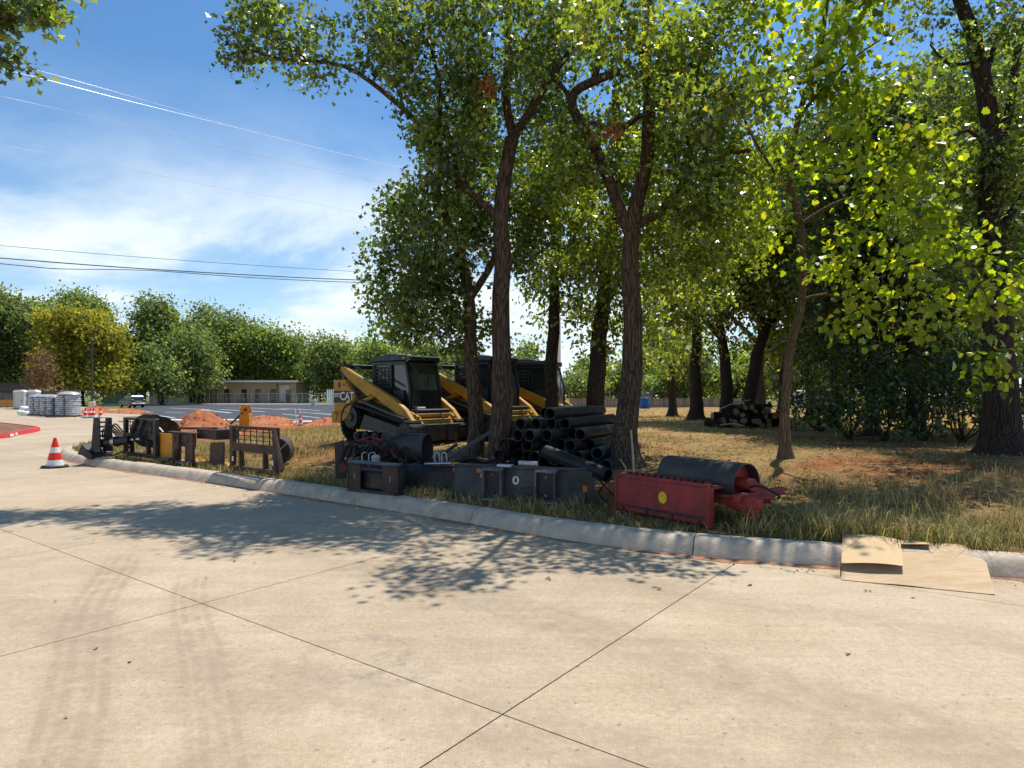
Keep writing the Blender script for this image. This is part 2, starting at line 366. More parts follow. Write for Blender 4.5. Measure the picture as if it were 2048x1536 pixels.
me = fast_mesh('ground', np.stack([xs, ys, zs], 1), quads.ravel(), np.full(len(quads), 4), np.concatenate([gcol, np.ones((len(xs), 1))], 1), True)
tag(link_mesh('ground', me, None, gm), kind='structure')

# ------------------------------------------------------------------ concrete road: slabs with open joints
UA = Vector((-.803, .596)).normalized(); VA = Vector((-UA.y, UA.x)) * -1
if VA.y < 0: VA = -VA
A0 = Vector((-.05, 3.46)); PU, PV = 3.09, 3.9
cm = bpy.data.materials.new('concrete_road'); cm.use_nodes = True; nt = cm.node_tree; b = nt.nodes['Principled BSDF']
geo = nd(nt, 'ShaderNodeNewGeometry'); pos = geo.outputs['Position']
def nz_(scale, det=6., rough=.65, vec=None, dist=0.): return nd(nt, 'ShaderNodeTexNoise', Vector=vec or pos, Scale=scale, Detail=det, Roughness=rough, Distortion=dist).outputs['Fac']
c = ramp(nt, nz_(.55, 5, .6, None, .6), [(.28, (.44, .345, .235)), (.5, (.515, .415, .29)), (.72, (.56, .46, .335))])
def mul(c, f, lo, hi, p0=.3, p1=.7):
    r = ramp(nt, f, [(p0, lo), (p1, hi)])
    return nd(nt, 'ShaderNodeMix', _data_type='RGBA', _blend_type='MULTIPLY', i0=1., i6=c, i7=r).outputs[2]
c = mul(c, nz_(2.6, 8, .75, None, .6), (.88, .86, .83), (1.07, 1.07, 1.07))
c = mul(c, nz_(24, 5, .75), (.80, .78, .76), (1.12, 1.12, 1.12))
c = mul(c, nz_(95, 3, .7), (.78, .77, .76), (1.13, 1.13, 1.13))
rot = nd(nt, 'ShaderNodeVectorRotate', Vector=pos, Angle=math.atan2(-UA.y, -UA.x)*1, _rotation_type='Z_AXIS')
st = nd(nt, 'ShaderNodeMapping', Vector=pos, Rotation=(0, 0, math.radians(38)), Scale=(.22, 5., 1))
c = mul(c, nz_(1.2, 6, .7, st.outputs[0], .5), (.90, .88, .85), (1.05, 1.05, 1.05))
def band(p0, p1, wd, strength, col, tread=True):
    """a tyre's dirt track from p0 to p1"""
    global c
    p0, p1 = Vector(p0), Vector(p1); n = Vector((-(p1-p0).y, (p1-p0).x)).normalized(); t = (p1-p0).normalized()
    wob = nd(nt, 'ShaderNodeTexNoise', Vector=pos, Scale=.3, Detail=0.)
    dd = nd(nt, 'ShaderNodeVectorMath', _operation='DOT_PRODUCT', i0=pos, i1=(n.x, n.y, 0))
    e = nd(nt, 'ShaderNodeMath', _operation='SUBTRACT', i0=dd.outputs['Value'], i1=p0.dot(n))
    e = nd(nt, 'ShaderNodeMath', _operation='ADD', i0=e.outputs[0], i1=nd(nt, 'ShaderNodeMath', _operation='MULTIPLY_ADD', i0=wob.outputs['Fac'], i1=.35, i2=-.175).outputs[0])
    ab = nd(nt, 'ShaderNodeMath', _operation='ABSOLUTE', i0=e.outputs[0])
    m_ = nd(nt, 'ShaderNodeMapRange', _interpolation_type='SMOOTHSTEP', Value=ab.outputs[0], From__Min=wd*1.3, From__Max=wd*.5, To__Min=0., To__Max=1.)
    tt = nd(nt, 'ShaderNodeVectorMath', _operation='DOT_PRODUCT', i0=pos, i1=(t.x, t.y, 0)); L = (p1-p0).length
    f1 = nd(nt, 'ShaderNodeMapRange', _interpolation_type='SMOOTHSTEP', Value=tt.outputs['Value'], From__Min=p0.dot(t)-.3, From__Max=p0.dot(t)+.8)
    f2 = nd(nt, 'ShaderNodeMapRange', _interpolation_type='SMOOTHSTEP', Value=tt.outputs['Value'], From__Min=p1.dot(t)+.3, From__Max=p1.dot(t)-.8)
    k = nd(nt, 'ShaderNodeMath', _operation='MULTIPLY', i0=f1.outputs[0], i1=f2.outputs[0])
    k = nd(nt, 'ShaderNodeMath', _operation='MULTIPLY', i0=k.outputs[0], i1=m_.outputs[0])
    br = ramp(nt, nz_(7, 4, .7), [(.35, .1), (.6, 1)]); k = nd(nt, 'ShaderNodeMath', _operation='MULTIPLY', i0=k.outputs[0], i1=br)
    if tread:
        sn = nd(nt, 'ShaderNodeMath', _operation='SINE', i0=nd(nt, 'ShaderNodeMath', _operation='MULTIPLY', i0=tt.outputs['Value'], i1=90.).outputs[0])
        k = nd(nt, 'ShaderNodeMath', _operation='MULTIPLY', i0=k.outputs[0], i1=nd(nt, 'ShaderNodeMapRange', Value=sn.outputs[0], From__Min=-1., From__Max=1., To__Min=.55, To__Max=1.).outputs[0])
    k = nd(nt, 'ShaderNodeMath', _operation='MULTIPLY', i0=k.outputs[0], i1=strength)
    c = nd(nt, 'ShaderNodeMix', _data_type='RGBA', i0=k.outputs[0], i6=c, i7=(*col, 1)).outputs[2]
for o_ in (-.16, -.06, .06, .16):
    band((-1.6+o_, 2.0), (-4.2+o_, 7.0), .03, .55, (.29, .205, .14)); band((-.95+o_*.8, 2.2), (-3.0+o_*.8, 6.2), .026, .5, (.30, .215, .145))
band((-1.6, 2.0), (-4.2, 7.0), .22, .42, (.32, .235, .16), False); band((-.95, 2.2), (-3.0, 6.2), .2, .4, (.32, .235, .16), False)
band((4.6, 1.0), (-3.5, 8.3), .30, .6, (.31, .235, .165), False); band((6.0, 3.0), (-1, 7.2), .22, .5, (.32, .245, .175), False); band((-7.5, 6.5), (4, 1.6), .3, .45, (.31, .225, .16), False)
for q, rr, s in (((-1.03, 4.22), .34, .4), ((-.72, 4.05), .22, .35)):      # scuffed rubber ring by the long joint
    dv = nd(nt, 'ShaderNodeVectorMath', _operation='DISTANCE', i0=pos, i1=(q[0], q[1], 0))
    e = nd(nt, 'ShaderNodeMath', _operation='SUBTRACT', i0=dv.outputs['Value'], i1=rr); ab = nd(nt, 'ShaderNodeMath', _operation='ABSOLUTE', i0=e.outputs[0])
    m_ = nd(nt, 'ShaderNodeMapRange', _interpolation_type='SMOOTHSTEP', Value=ab.outputs[0], From__Min=.09, From__Max=.02)
    k = nd(nt, 'ShaderNodeMath', _operation='MULTIPLY', i0=m_.outputs[0], i1=ramp(nt, nz_(9, 4, .7), [(.42, 0), (.62, s)]))
    c = nd(nt, 'ShaderNodeMix', _data_type='RGBA', i0=k.outputs[0], i6=c, i7=(.20, .18, .165, 1)).outputs[2]
sp = ramp(nt, nz_(21, 2, .5), [(.685, 0), (.71, .6)]); c = nd(nt, 'ShaderNodeMix', _data_type='RGBA', i0=sp, i6=c, i7=(.19, .15, .115, 1)).outputs[2]
oi = nd(nt, 'ShaderNodeObjectInfo'); hv = nd(nt, 'ShaderNodeMapRange', Value=oi.outputs['Random'], To__Min=.925, To__Max=1.06)
c = nd(nt, 'ShaderNodeHueSaturation', Value=hv.outputs[0], Color=c).outputs[0]
nt.links.new(c, b.inputs['Base Color']); b.inputs['Roughness'].default_value = .85; b.inputs['Specular IOR Level'].default_value = .25
bb = nd(nt, 'ShaderNodeMath', _operation='ADD', i0=nz_(60, 5, .7), i1=nz_(9, 4, .6))
bp = nd(nt, 'ShaderNodeBump', Strength=.35, Distance=.012, Height=bb.outputs[0]); nt.links.new(bp.outputs[0], b.inputs['Normal'])
M['concrete_road'] = cm
mat('joint_dirt', (.115, .072, .045), .95, .3, 9, .3, 40)
def offset_line(pts, off):
    out = []
    for i, p in enumerate(pts):
        t = (pts[min(i+1, len(pts)-1)]-pts[max(i-1, 0)]).normalized(); out.append(p+Vector((t.y, -t.x))*off)
    return out
def sheet(name, poly, z, m, parent=None):
    tri = tessellate_polygon([[Vector((p[0], p[1], 0)) for p in poly]])
    me = bpy.data.meshes.new(name); me.from_pydata([(p[0], p[1], z) for p in poly], [], [tuple(t) for t in tri]); me.update()
    import bmesh
    bm = bmesh.new(); bm.from_mesh(me); bmesh.ops.recalc_face_normals(bm, faces=bm.faces)
    if bm.faces[:][0].normal.z < 0: bmesh.ops.reverse_faces(bm, faces=bm.faces)
    bm.to_mesh(me); bm.free()
    return link_mesh(name, me, parent, m)
rim = [(p.x, p.y) for p in offset_line(KC, .12)]
road = tag(sheet('road', rim+[(-160, 118), (-160, -25), (40, -25)], -.014, M['joint_dirt']), kind='structure')
slab = MB().box((0, 0, -.075), (PU-.009, PV-.009, .15)).mesh('concrete_slab'); slab.materials.append(cm)
cnt = 0
for i in range(-12, 34):
    for j in range(-3, 22):
        c_ = A0+UA*(i+.5)*PU+VA*(j+.5)*PV
        dc = float(kdist(c_.x, c_.y)[0])
        if dc > 2.35 or c_.y > 118 or c_.y < -3: continue
        px = CX+c_.x/max(c_.y, .5)*F
        if (c_.y > 8 and not (-500 < px < 2700)) or abs(c_.x) > 16+c_.y*1.0: continue
        if dc > 1.2 and c_.y > 26: continue
        o = link_mesh('concrete_slab', slab, road); o.location = (c_.x, c_.y, 0 if c_.y < 60 else -.002); o.rotation_euler = (0, 0, math.atan2(UA.y, UA.x)); cnt += 1
# ------------------------------------------------------------------ kerb in cast lengths
km = mat('kerb_concrete', (.53, .43, .32), .9, .25, 5, .35, 28, 0, (.36, .28, .20), (.48, .72), 3.2, rnd=.08)
kerb = tag(thing('kerb', 'pale concrete kerb with a sloping face curving between the road and the grass', 'kerb'))
prof = [(-.012, -.08), (-.004, .0), (.02, .035), (.05, .085), (.085, .135), (.125, .168), (.17, .183), (.31, .187), (.335, .18), (.335, -.08)]
KD = [p for p in catmull(KP[2:20], .16)]
cum = [0]
for a_, b_ in zip(KD[:-1], KD[1:]): cum.append(cum[-1]+(b_-a_).length)
def at_len(s):
    k = int(np.searchsorted(cum, s)); k = min(max(k, 1), len(KD)-1); t = (s-cum[k-1])/max(cum[k]-cum[k-1], 1e-6)
    return KD[k-1].lerp(KD[k], t)
SEG = 3.02; s0 = .75; gapx = (11.2, 13.35)
while s0+SEG < cum[-1]:
    mb = MB(); vs = []; n = 14
    for k in range(n+1):
        s = s0+.006+(SEG-.012)*k/n; p = at_len(s); t = (at_len(s+.05)-at_len(s-.05)).normalized(); nn = Vector((t.y, -t.x))
        for q, (d_, z_) in enumerate(prof):
            jit = .004*float(noise2(s*3, q, 1.3, 4)); pp = p+nn*(d_+jit); vs.append((pp.x, pp.y, z_+jit*.6))
    m_ = len(prof)
    fs = [(k*m_+q, k*m_+(q+1) % m_, (k+1)*m_+(q+1) % m_, (k+1)*m_+q) for k in range(n) for q in range(m_)]
    fs += [tuple(range(m_)), tuple(range(n*m_+m_-1, n*m_-1, -1))]
    mb.add(vs, fs).build('kerb_length', km, kerb, smooth=True); s0 += SEG
# red soil washed along the gutter
mb = MB(); vs = []; fs = []; run = [at_len(s) for s in np.arange(6, cum[-1]-10, .1)]
for k, p in enumerate(run):
    t = (run[min(k+1, len(run)-1)]-run[max(k-1, 0)]).normalized(); nn = Vector((t.y, -t.x)); s = k*.1
    wd = max(.012, .075*float(noise2(s, 0, 1.1, 2))+.055+.05*float(noise2(s, 3, 4, 2)))
    a_ = p+nn*.01; b_ = p-nn*wd; vs += [(a_.x, a_.y, .012), (b_.x, b_.y, .0035)]
fs = [(2*k, 2*k+1, 2*k+3, 2*k+2) for k in range(len(run)-1)]
tag(mb.add(vs, fs).build('gutter_soil', mat('gutter_soil', (.36, .17, .085), .95, .35, 8, .5, 40), None), 'thin line of red soil washed along the foot of the kerb', 'soil', kind='stuff')
# ------------------------------------------------------------------ red-painted island kerb, car park, footways
isl = [(-20.4, 25.6), (-21.2, 27.6), (-22.0, 29.4), (-22.9, 30.8), (-24.2, 32.3), (-26.2, 34.2), (-29, 36.6), (-34, 40), (-40, 42), (-42, 30), (-34, 18), (-27, 20), (-22.5, 23)]
isl = [(-19.9, 25.0), (-20.9, 27.6), (-22.0, 30.2), (-23.0, 31.6), (-25.2, 33.6), (-28.5, 36.3), (-34, 40), (-40, 42), (-42, 30), (-34, 18), (-27, 19), (-22.0, 22)]
def island(poly, name, label):
    root = thing(name, label, 'kerb')
    n = len(poly); P2 = [Vector(p) for p in poly]; cen = sum(P2, Vector((0, 0)))/n
    pts = []
    for i in range(n):
        a_, b_, c_, d_ = P2[i-1], P2[i], P2[(i+1) % n], P2[(i+2) % n]
        for j in range(6):
            t = j/6; pts.append(.5*((2*b_)+(c_-a_)*t+(2*a_-5*b_+4*c_-d_)*t*t+(3*b_-a_-3*c_+d_)*t*t*t))
    m_ = len(pts); inn = [p+(cen-p).normalized()*.18 for p in pts]
    vs = [(p.x, p.y, -.02) for p in pts]+[(p.x+(cen-p).normalized().x*.04, p.y+(cen-p).normalized().y*.04, .17) for p in pts]+[(p.x, p.y, .175) for p in inn]+[(p.x, p.y, -.02) for p in inn]
    fs = [(r*m_+k, r*m_+(k+1) % m_, (r+1)*m_+(k+1) % m_, (r+1)*m_+k) for r in range(3) for k in range(m_)]
    MB().add(vs, fs).build('painted_kerb', M['kerb_red'], root, True)
    vs = [(p.x, p.y, .15) for p in inn]+[(p.x+(cen.x-p.x)*.35, p.y+(cen.y-p.y)*.35, .27+.05*random.random()) for p in inn]+[(cen.x, cen.y, .34)]
    fs = [(k, (k+1) % m_, m_+(k+1) % m_, m_+k) for k in range(m_)]+[(m_+k, m_+(k+1) % m_, 2*m_) for k in range(m_)]
    MB().add(vs, fs).build('soil_bed', mat('island_soil', (.20, .085, .05), .95, .4, 1.5, .7, 9), root, True)
    return root, pts, cen
ir, ipts, icen = island(isl, 'painted_island', 'rounded traffic island of bare soil ringed by a red painted kerb')
for k in (2, 4):           # worn stencil marks on the red paint
    a_, b_ = ipts[k], ipts[k+1]; mid = (a_+b_)/2; dirn = (b_-a_).normalized(); nn = (mid-icen).normalized()
    MB().box((mid.x+nn.x*.006, mid.y+nn.y*.006, .085), (.55, .03, .09), (0, 0, math.atan2(dirn.y, dirn.x))).build('stencil_mark', M['decal_white'], ir)
tag(sheet('parking_lot', [(-24, 43.5), (0, 43.5), (14, 60), (14, 108), (-66, 113), (-44, 76)], .0, M['asphalt']), kind='structure')
pk = bpy.data.objects['parking_lot']
def strip(name, pts, z0, z1, m, parent=None):
    mb = MB(); mb.prism(pts, z0, z1, 'z'); o = mb.build(name, m, parent)
    if parent is None: tag(o, kind='structure')
    return o
fw = mat('footway_concrete', (.60, .56, .48), .85, .12, 1.2, .15, 30)
strip('pavement', [(-24.6, 40.6), (-15.2, 41.6), (-15.2, 43.2), (-24.6, 43.2)], -.05, .1, fw)
strip('pavement', [(-15.0, 38.6), (-9.6, 38.9), (-9.0, 40.5), (-15.2, 40.4)], -.05, .1, fw)
strip('pavement', [(-72, 113.2), (14, 108.3), (14, 113.0), (-72, 119.5)], -.05, .13, fw)
for (x0, y0, x1, y1) in ((398, 819, 462, 826), (440, 819, 530, 823.5), (480, 815, 575, 819.5), (565, 828, 640, 836), (600, 824, 690, 832), (570, 838, 650, 843), (628, 826, 700, 829), (560, 817, 640, 821), (330, 824, 370, 826), (340, 816, 420, 819.5), (310, 830, 350, 836)):
    a_ = G(x0, y0, 0.); b_ = G(x1, y1, 0.); t = Vector((b_.x-a_.x, b_.y-a_.y)).normalized(); nn = Vector((-t.y, t.x))*(.09 if a_.y < 70 else .16)
    sheet('painted_line', [(a_.x-nn.x, a_.y-nn.y), (b_.x-nn.x, b_.y-nn.y), (b_.x+nn.x, b_.y+nn.y), (a_.x+nn.x, a_.y+nn.y)], .005, M['line_white'], pk)
# ------------------------------------------------------------------ heaps of red soil
def mound(px0, px1, d, h, label, seed, depth=None, name='soil_heap'):
    cx = ((px0+px1)/2-CX)*d/F; rx = (px1-px0)/2*d/F*1.15; ry = depth or rx*.8; n, m_ = 56, 22; vs = []; fs = []
    zb = tz(cx, d)
    for i in range(m_+1):
        r = i/m_
        for k in range(n):
            an = 2*math.pi*k/n; rr = r*(1+.16*float(noise2(math.cos(an)*2, math.sin(an)*2, 1, seed)))
            x, y = cx+rx*rr*math.cos(an), d+ry*rr*math.sin(an)
            z = h*(max(0, 1-r*r)**1.7)*(1+.18*float(noise2(x, y, 1.6, seed)))+.06*h*float(noise2(x, y, 6, seed+1))*(1-r)+.05*h*float(noise2(x, y, 13, seed+2))*(1-r*r)+.02*random.uniform(-1, 1)*h*(1-r*r)
            vs.append((x, y, (zb if r < .9 else zb-.05)+z-.02))
    fs = [(i*n+k, i*n+(k+1) % n, (i+1)*n+(k+1) % n, (i+1)*n+k) for i in range(m_) for k in range(n)]
    root = thing(name, label, 'soil heap', (0, 0, 0))
    MB().add(vs, fs).build('heap', M['red_dirt'], root, True)
    rs = random.Random(seed); mb = MB()
    for _ in range(110):
        an = rs.random()*6.28; r = rs.random()**.5; x, y = cx+rx*r*math.cos(an), d+ry*r*math.sin(an); s = rs.uniform(.015, .05)*(1+.3*h)
        mb.box((x, y, zb+h*(1-r*r)**1.35), (s*1.3, s, s), (rs.random()*3, rs.random()*3, rs.random()*3))
    tag(mb.build('clods', M['red_dirt'], root), kind='stuff'); return root
mound(325, 480, 24.5, .86, 'tall heap of dug red soil behind the rusty loader bucket', 3, 1.9)
mound(480, 590, 37, .62, 'low heap of red soil behind the yellow hydraulic attachment', 5, 2.4)
mound(610, 730, 31, .42, 'low spread of red soil left of the nearest yellow loader', 8, 2.2)
mound(165, 215, 60, .75, 'small heap of red soil behind the row of far traffic cones', 9, 2.5)
mound(215, 300, 62, .45, 'long low bank of red soil by the car park entrance', 12, 2.0)
# ------------------------------------------------------------------ grass
def blades(name, label, xy, hgt, cols, wid=.006, lean=.45):
    n = len(xy); z = terr(xy[:, 0], xy[:, 1]); an = RNG.uniform(0, 2*np.pi, n); ln = RNG.uniform(.1, 1, n)*lean*hgt
    dx, dy = np.cos(an), np.sin(an); fa = RNG.uniform(0, np.pi, n); wx, wy = np.cos(fa), np.sin(fa)
    w = wid*RNG.uniform(.6, 1.4, n)
    hgt = hgt*np.where((xy[:, 0] > .75) & (xy[:, 0] < 2.55) & (xy[:, 1] < 8.6), .55, 1.)
    b0 = np.stack([xy[:, 0], xy[:, 1], z-.01], 1); mid = b0+np.stack([dx*ln*.35, dy*ln*.35, hgt*.6], 1); tip = b0+np.stack([dx*ln*1.1, dy*ln*1.1, hgt*(1-.25*ln/np.maximum(hgt, .01))], 1)
    W = np.stack([wx*w, wy*w, 0*w], 1)
    V = np.stack([b0-W, b0+W, mid+W*.75, mid-W*.75, tip], 1).reshape(-1, 3)
    k = np.arange(n)[:, None]*5
    L = np.concatenate([k+np.array([[0, 1, 2, 3]]), k+np.array([[3, 2, 4]])], 1).ravel(); S = np.tile([4, 3], n)
    C = np.repeat(np.concatenate([cols, np.ones((n, 1))], 1), 5, 0)
    o = link_mesh(name, fast_mesh(name, V, L, S, C), None, M['grass_blade']); return tag(o, label, 'grass', kind='stuff')
def mixcols(n, pal, wts):
    k = RNG.choice(len(pal), n, p=np.array(wts)/sum(wts)); return np.array(pal)[k]*RNG.uniform(.7, 1.3, (n, 1))
GREEN = (.11, .15, .035); OLIVE = (.19, .195, .065); DRY = (.46, .35, .16); STRAW = (.56, .44, .22); RUST = (.30, .17, .07)
def along_kerb(n, x0, x1, dmax, power=1.6):
    out = []; KDa = np.array([(p.x, p.y) for p in KD]); cm_ = np.array(cum); got = 0
    def al(s): return np.stack([np.interp(s, cm_, KDa[:, 0]), np.interp(s, cm_, KDa[:, 1])], 1)
    while got < n:
        s = RNG.uniform(.2, cum[-1]-.2, n*2); d = .33+RNG.uniform(0, 1, n*2)**power*dmax; p = al(s)
        t = al(s+.1)-al(s-.1); t /= np.linalg.norm(t, axis=1, keepdims=True); q = p+np.stack([t[:, 1], -t[:, 0]], 1)*d[:, None]
        q = q[(p[:, 0] > x0) & (p[:, 0] < x1)]; out.append(q); got += len(q)
    return np.concatenate(out)[:n]
def clumped(xy, n_c, spread, k=.75):
    """draw most of the blades towards tuft centres"""
    c_ = xy[RNG.integers(0, len(xy), n_c)]; out = xy.copy(); sel = RNG.random(len(xy)) < k
    d2 = ((xy[:, None, :]-c_[None])**2).sum(2) if len(xy)*n_c < 4e7 else None
    if d2 is None: nn = RNG.integers(0, n_c, len(xy))
    else: nn = d2.argmin(1)
    out[sel] = c_[nn[sel]]+RNG.normal(0, spread, (sel.sum(), 2)); return out
# tall green and straw verge at the right
xy = clumped(along_kerb(17000, 1.7, 9, 1.35, 1.2), 330, .075, .85); xy = xy[noise2(xy[:, 0], xy[:, 1], 1.6, 21)+.6*noise2(xy[:, 0], xy[:, 1], 5, 22) > -.35]; xy = xy[kdist(xy[:, 0], xy[:, 1]) > .30]; n = len(xy); e = noise2(xy[:, 0], xy[:, 1], 1.5, 4)
hg = (.05+.27*RNG.random(n)**1.4)*(1+.5*e); cg = mixcols(n, [GREEN, OLIVE, DRY, STRAW], [.26, .34, .22, .18])
blades('verge_grass', 'tall green grass along the kerb behind the cardboard sheet', xy, hg, cg, .0042, 1.35)
xy = clumped(along_kerb(1500, 1.9, 8, 1.9, 1.), 160, .10, .6); xy = xy[kdist(xy[:, 0], xy[:, 1]) > .34]; n = len(xy)
blades('straw_stalks', 'long bent straw stalks standing above the green verge at the right', xy, .18+.30*RNG.random(n)**1.5, mixcols(n, [STRAW, DRY, OLIVE], [.5, .3, .2]), .003, 1.1)
xy = clumped(np.stack([RNG.uniform(2.0, 11, 17000), RNG.uniform(7.0, 10.2, 17000)], 1), 520, .09, .85); xy = xy[noise2(xy[:, 0], xy[:, 1], 1.2, 25)+.6*noise2(xy[:, 0], xy[:, 1], 4, 26) > -.1]; xy = xy[kdist(xy[:, 0], xy[:, 1]) > .9]; n = len(xy)
blades('dry_grass', 'bleached straw-coloured grass behind the green verge at the right', xy, (.04+.24*RNG.random(n)**1.6), mixcols(n, [DRY, STRAW, OLIVE, RUST], [.4, .3, .18, .12]), .0042, 1.5)
xy = clumped(along_kerb(13000, -6.4, 1.8, 1.0, 1.3), 420, .07); xy = xy[kdist(xy[:, 0], xy[:, 1]) > .30]; n = len(xy)
blades('kerbside_grass', 'sparse green and straw grass between the kerb and the black bucket', xy, (.02+.2*RNG.random(n)**2), mixcols(n, [GREEN, OLIVE, DRY, STRAW], [.28, .22, .28, .22]), .0042, 1.3)
xy = clumped(along_kerb(13000, -14.2, -6.2, 3.2, 1.2), 420, .11); xy = xy[kdist(xy[:, 0], xy[:, 1]) > .30]; n = len(xy)
blades('nose_grass', 'short yellowish grass around the attachments at the rounded kerb end', xy, RNG.uniform(.04, .17, n), mixcols(n, [OLIVE, DRY, STRAW, GREEN], [.35, .3, .15, .2]), .007, .8)
xy = np.stack([RNG.uniform(-6, 13, 60000), RNG.uniform(9, 23, 60000)], 1); xy = xy[(kdist(xy[:, 0], xy[:, 1]) > .9) & (noise2(xy[:, 0], xy[:, 1], .8, 8)+.5*noise2(xy[:, 0], xy[:, 1], 2.6, 3) > .0)]; xy = clumped(xy, 700, .12, .7); xy = xy[kdist(xy[:, 0], xy[:, 1]) > .4]; n = len(xy)
blades('shade_grass', 'thin dry grass over the red soil under the trees', xy, (.015+.09*RNG.random(n)**2), mixcols(n, [DRY, STRAW, OLIVE, RUST, GREEN], [.30, .16, .16, .28, .1]), .006, 1.6)
xy = np.stack([RNG.uniform(-7, 26, 30000), RNG.uniform(22, 48, 30000)], 1); n = len(xy)
blades('field_grass', 'golden dry grass in the sunny clearing behind the tree trunks', xy, (.03+.15*RNG.random(n)**1.6), mixcols(n, [DRY, STRAW, RUST, OLIVE], [.42, .25, .22, .11]), .012, 1.2)
xy = np.stack([RNG.uniform(-9, -2, 9000), RNG.uniform(15, 26, 9000)], 1); xy = xy[kdist(xy[:, 0], xy[:, 1]) > 2.5]; n = len(xy)
blades('loader_grass', 'dry sunlit grass left of the nearest yellow loader', xy, RNG.uniform(.05, .18, n), mixcols(n, [DRY, STRAW, OLIVE], [.45, .25, .3]), .010, .8)
# ------------------------------------------------------------------ trees
def leaf_template(kind):
    if kind == 'oak':      # deeply lobed post-oak leaf
        o = [(0, 0), (.40, .13), (.58, .40), (.78, .17), (1, 0), (.78, -.17), (.58, -.40), (.40, -.13)]
    elif kind == 'broad':  # broad toothed leaf
        o = [(0, 0), (.02, .34), (.24, .36), (.34, .52), (.56, .30), (.72, .32), (1, 0), (.72, -.32), (.56, -.30), (.34, -.52), (.24, -.36), (.02, -.34)]
    elif kind == 'simple':
        o = [(0, 0), (.35, .28), (.75, .22), (1, 0), (.75, -.22), (.35, -.28)]
    else: o = [(0, 0), (.5, .33), (1, 0), (.5, -.33)]
    v = np.array([(x, y, -.18*x*x+.22*abs(y)) for x, y in o]); return v
def rot_frames(d, roll):
    d = d/np.linalg.norm(d, axis=1, keepdims=True); up = np.tile([0, 0, 1.], (len(d), 1)); up[np.abs(d[:, 2]) > .95] = (1, 0, 0)
    s = np.cross(up, d); s /= np.linalg.norm(s, axis=1, keepdims=True); n = np.cross(d, s)
    c, q = np.cos(roll)[:, None], np.sin(roll)[:, None]; s2 = s*c+n*q; n2 = n*c-s*q
    return np.stack([d, s2, n2], 2)            # columns
def leaf_mesh(name, pos, dirs, size, cols, kind):
    t = leaf_template(kind); n, k = len(pos), len(t)
    R = rot_frames(dirs, RNG.normal(0, .8, len(pos))); V = np.einsum('nij,kj->nki', R, t)*size[:, None, None]+pos[:, None]
    L = (np.arange(n)[:, None]*k+np.arange(k)[None]).ravel()
    C = np.repeat(np.concatenate([cols, np.ones((n, 1))], 1), k, 0)
    return fast_mesh(name, V.reshape(-1, 3), L, np.full(n, k), C)
def blob_points(b, n, rs):
    px, py, d, rx, ry, rd = b; c = np.array(P(px, py, d)); r = np.array([rx*d/F, rd, ry*d/F])
    u = rs.normal(size=(n, 3)); u /= np.linalg.norm(u, axis=1, keepdims=True); q = rs.random(n)[:, None]**(1/2.4)
    return c+u*q*r
def tubes_mesh(name, branches, n=5):
    """branches: list of (pts, radii); one mesh"""
    VV, LL, SS = [], [], []; base = 0
    for pts, rs in branches:
        mb = MB(); k = n if max(rs) < .05 else (8 if max(rs) < .12 else 16); mb.tube(pts, rs, k, caps=False)
        VV += mb.v; LL += [i+base for f in mb.f for i in f]; SS += [4]*len(mb.f); base += len(mb.v)
    return fast_mesh(name, np.array(VV), LL, SS, None, True)
def smooth_path(pts, step):
    pts = [Vector(p) for p in pts]; out = []
    n = len(pts)
    for i in range(n-1):
        a, b, c, d = pts[max(i-1, 0)], pts[i], pts[i+1], pts[min(i+2, n-1)]; k = max(2, int((c-b).length/step))
        for j in range(k):
            t = j/k; out.append(.5*((2*b)+(c-a)*t+(2*a-5*b+4*c-d)*t*t+(3*b-a-3*c+d)*t*t*t))
    out.append(pts[-1]); return out
LEAFX = {'oak': 2.1, 'spot': 1.5, 'simple': 1.7, 'broad': 1.5}; SPRX = {'oak': .78, 'simple': .95, 'broad': .9}; DENX = {'oak': .72, 'simple': .95, 'broad': .95}
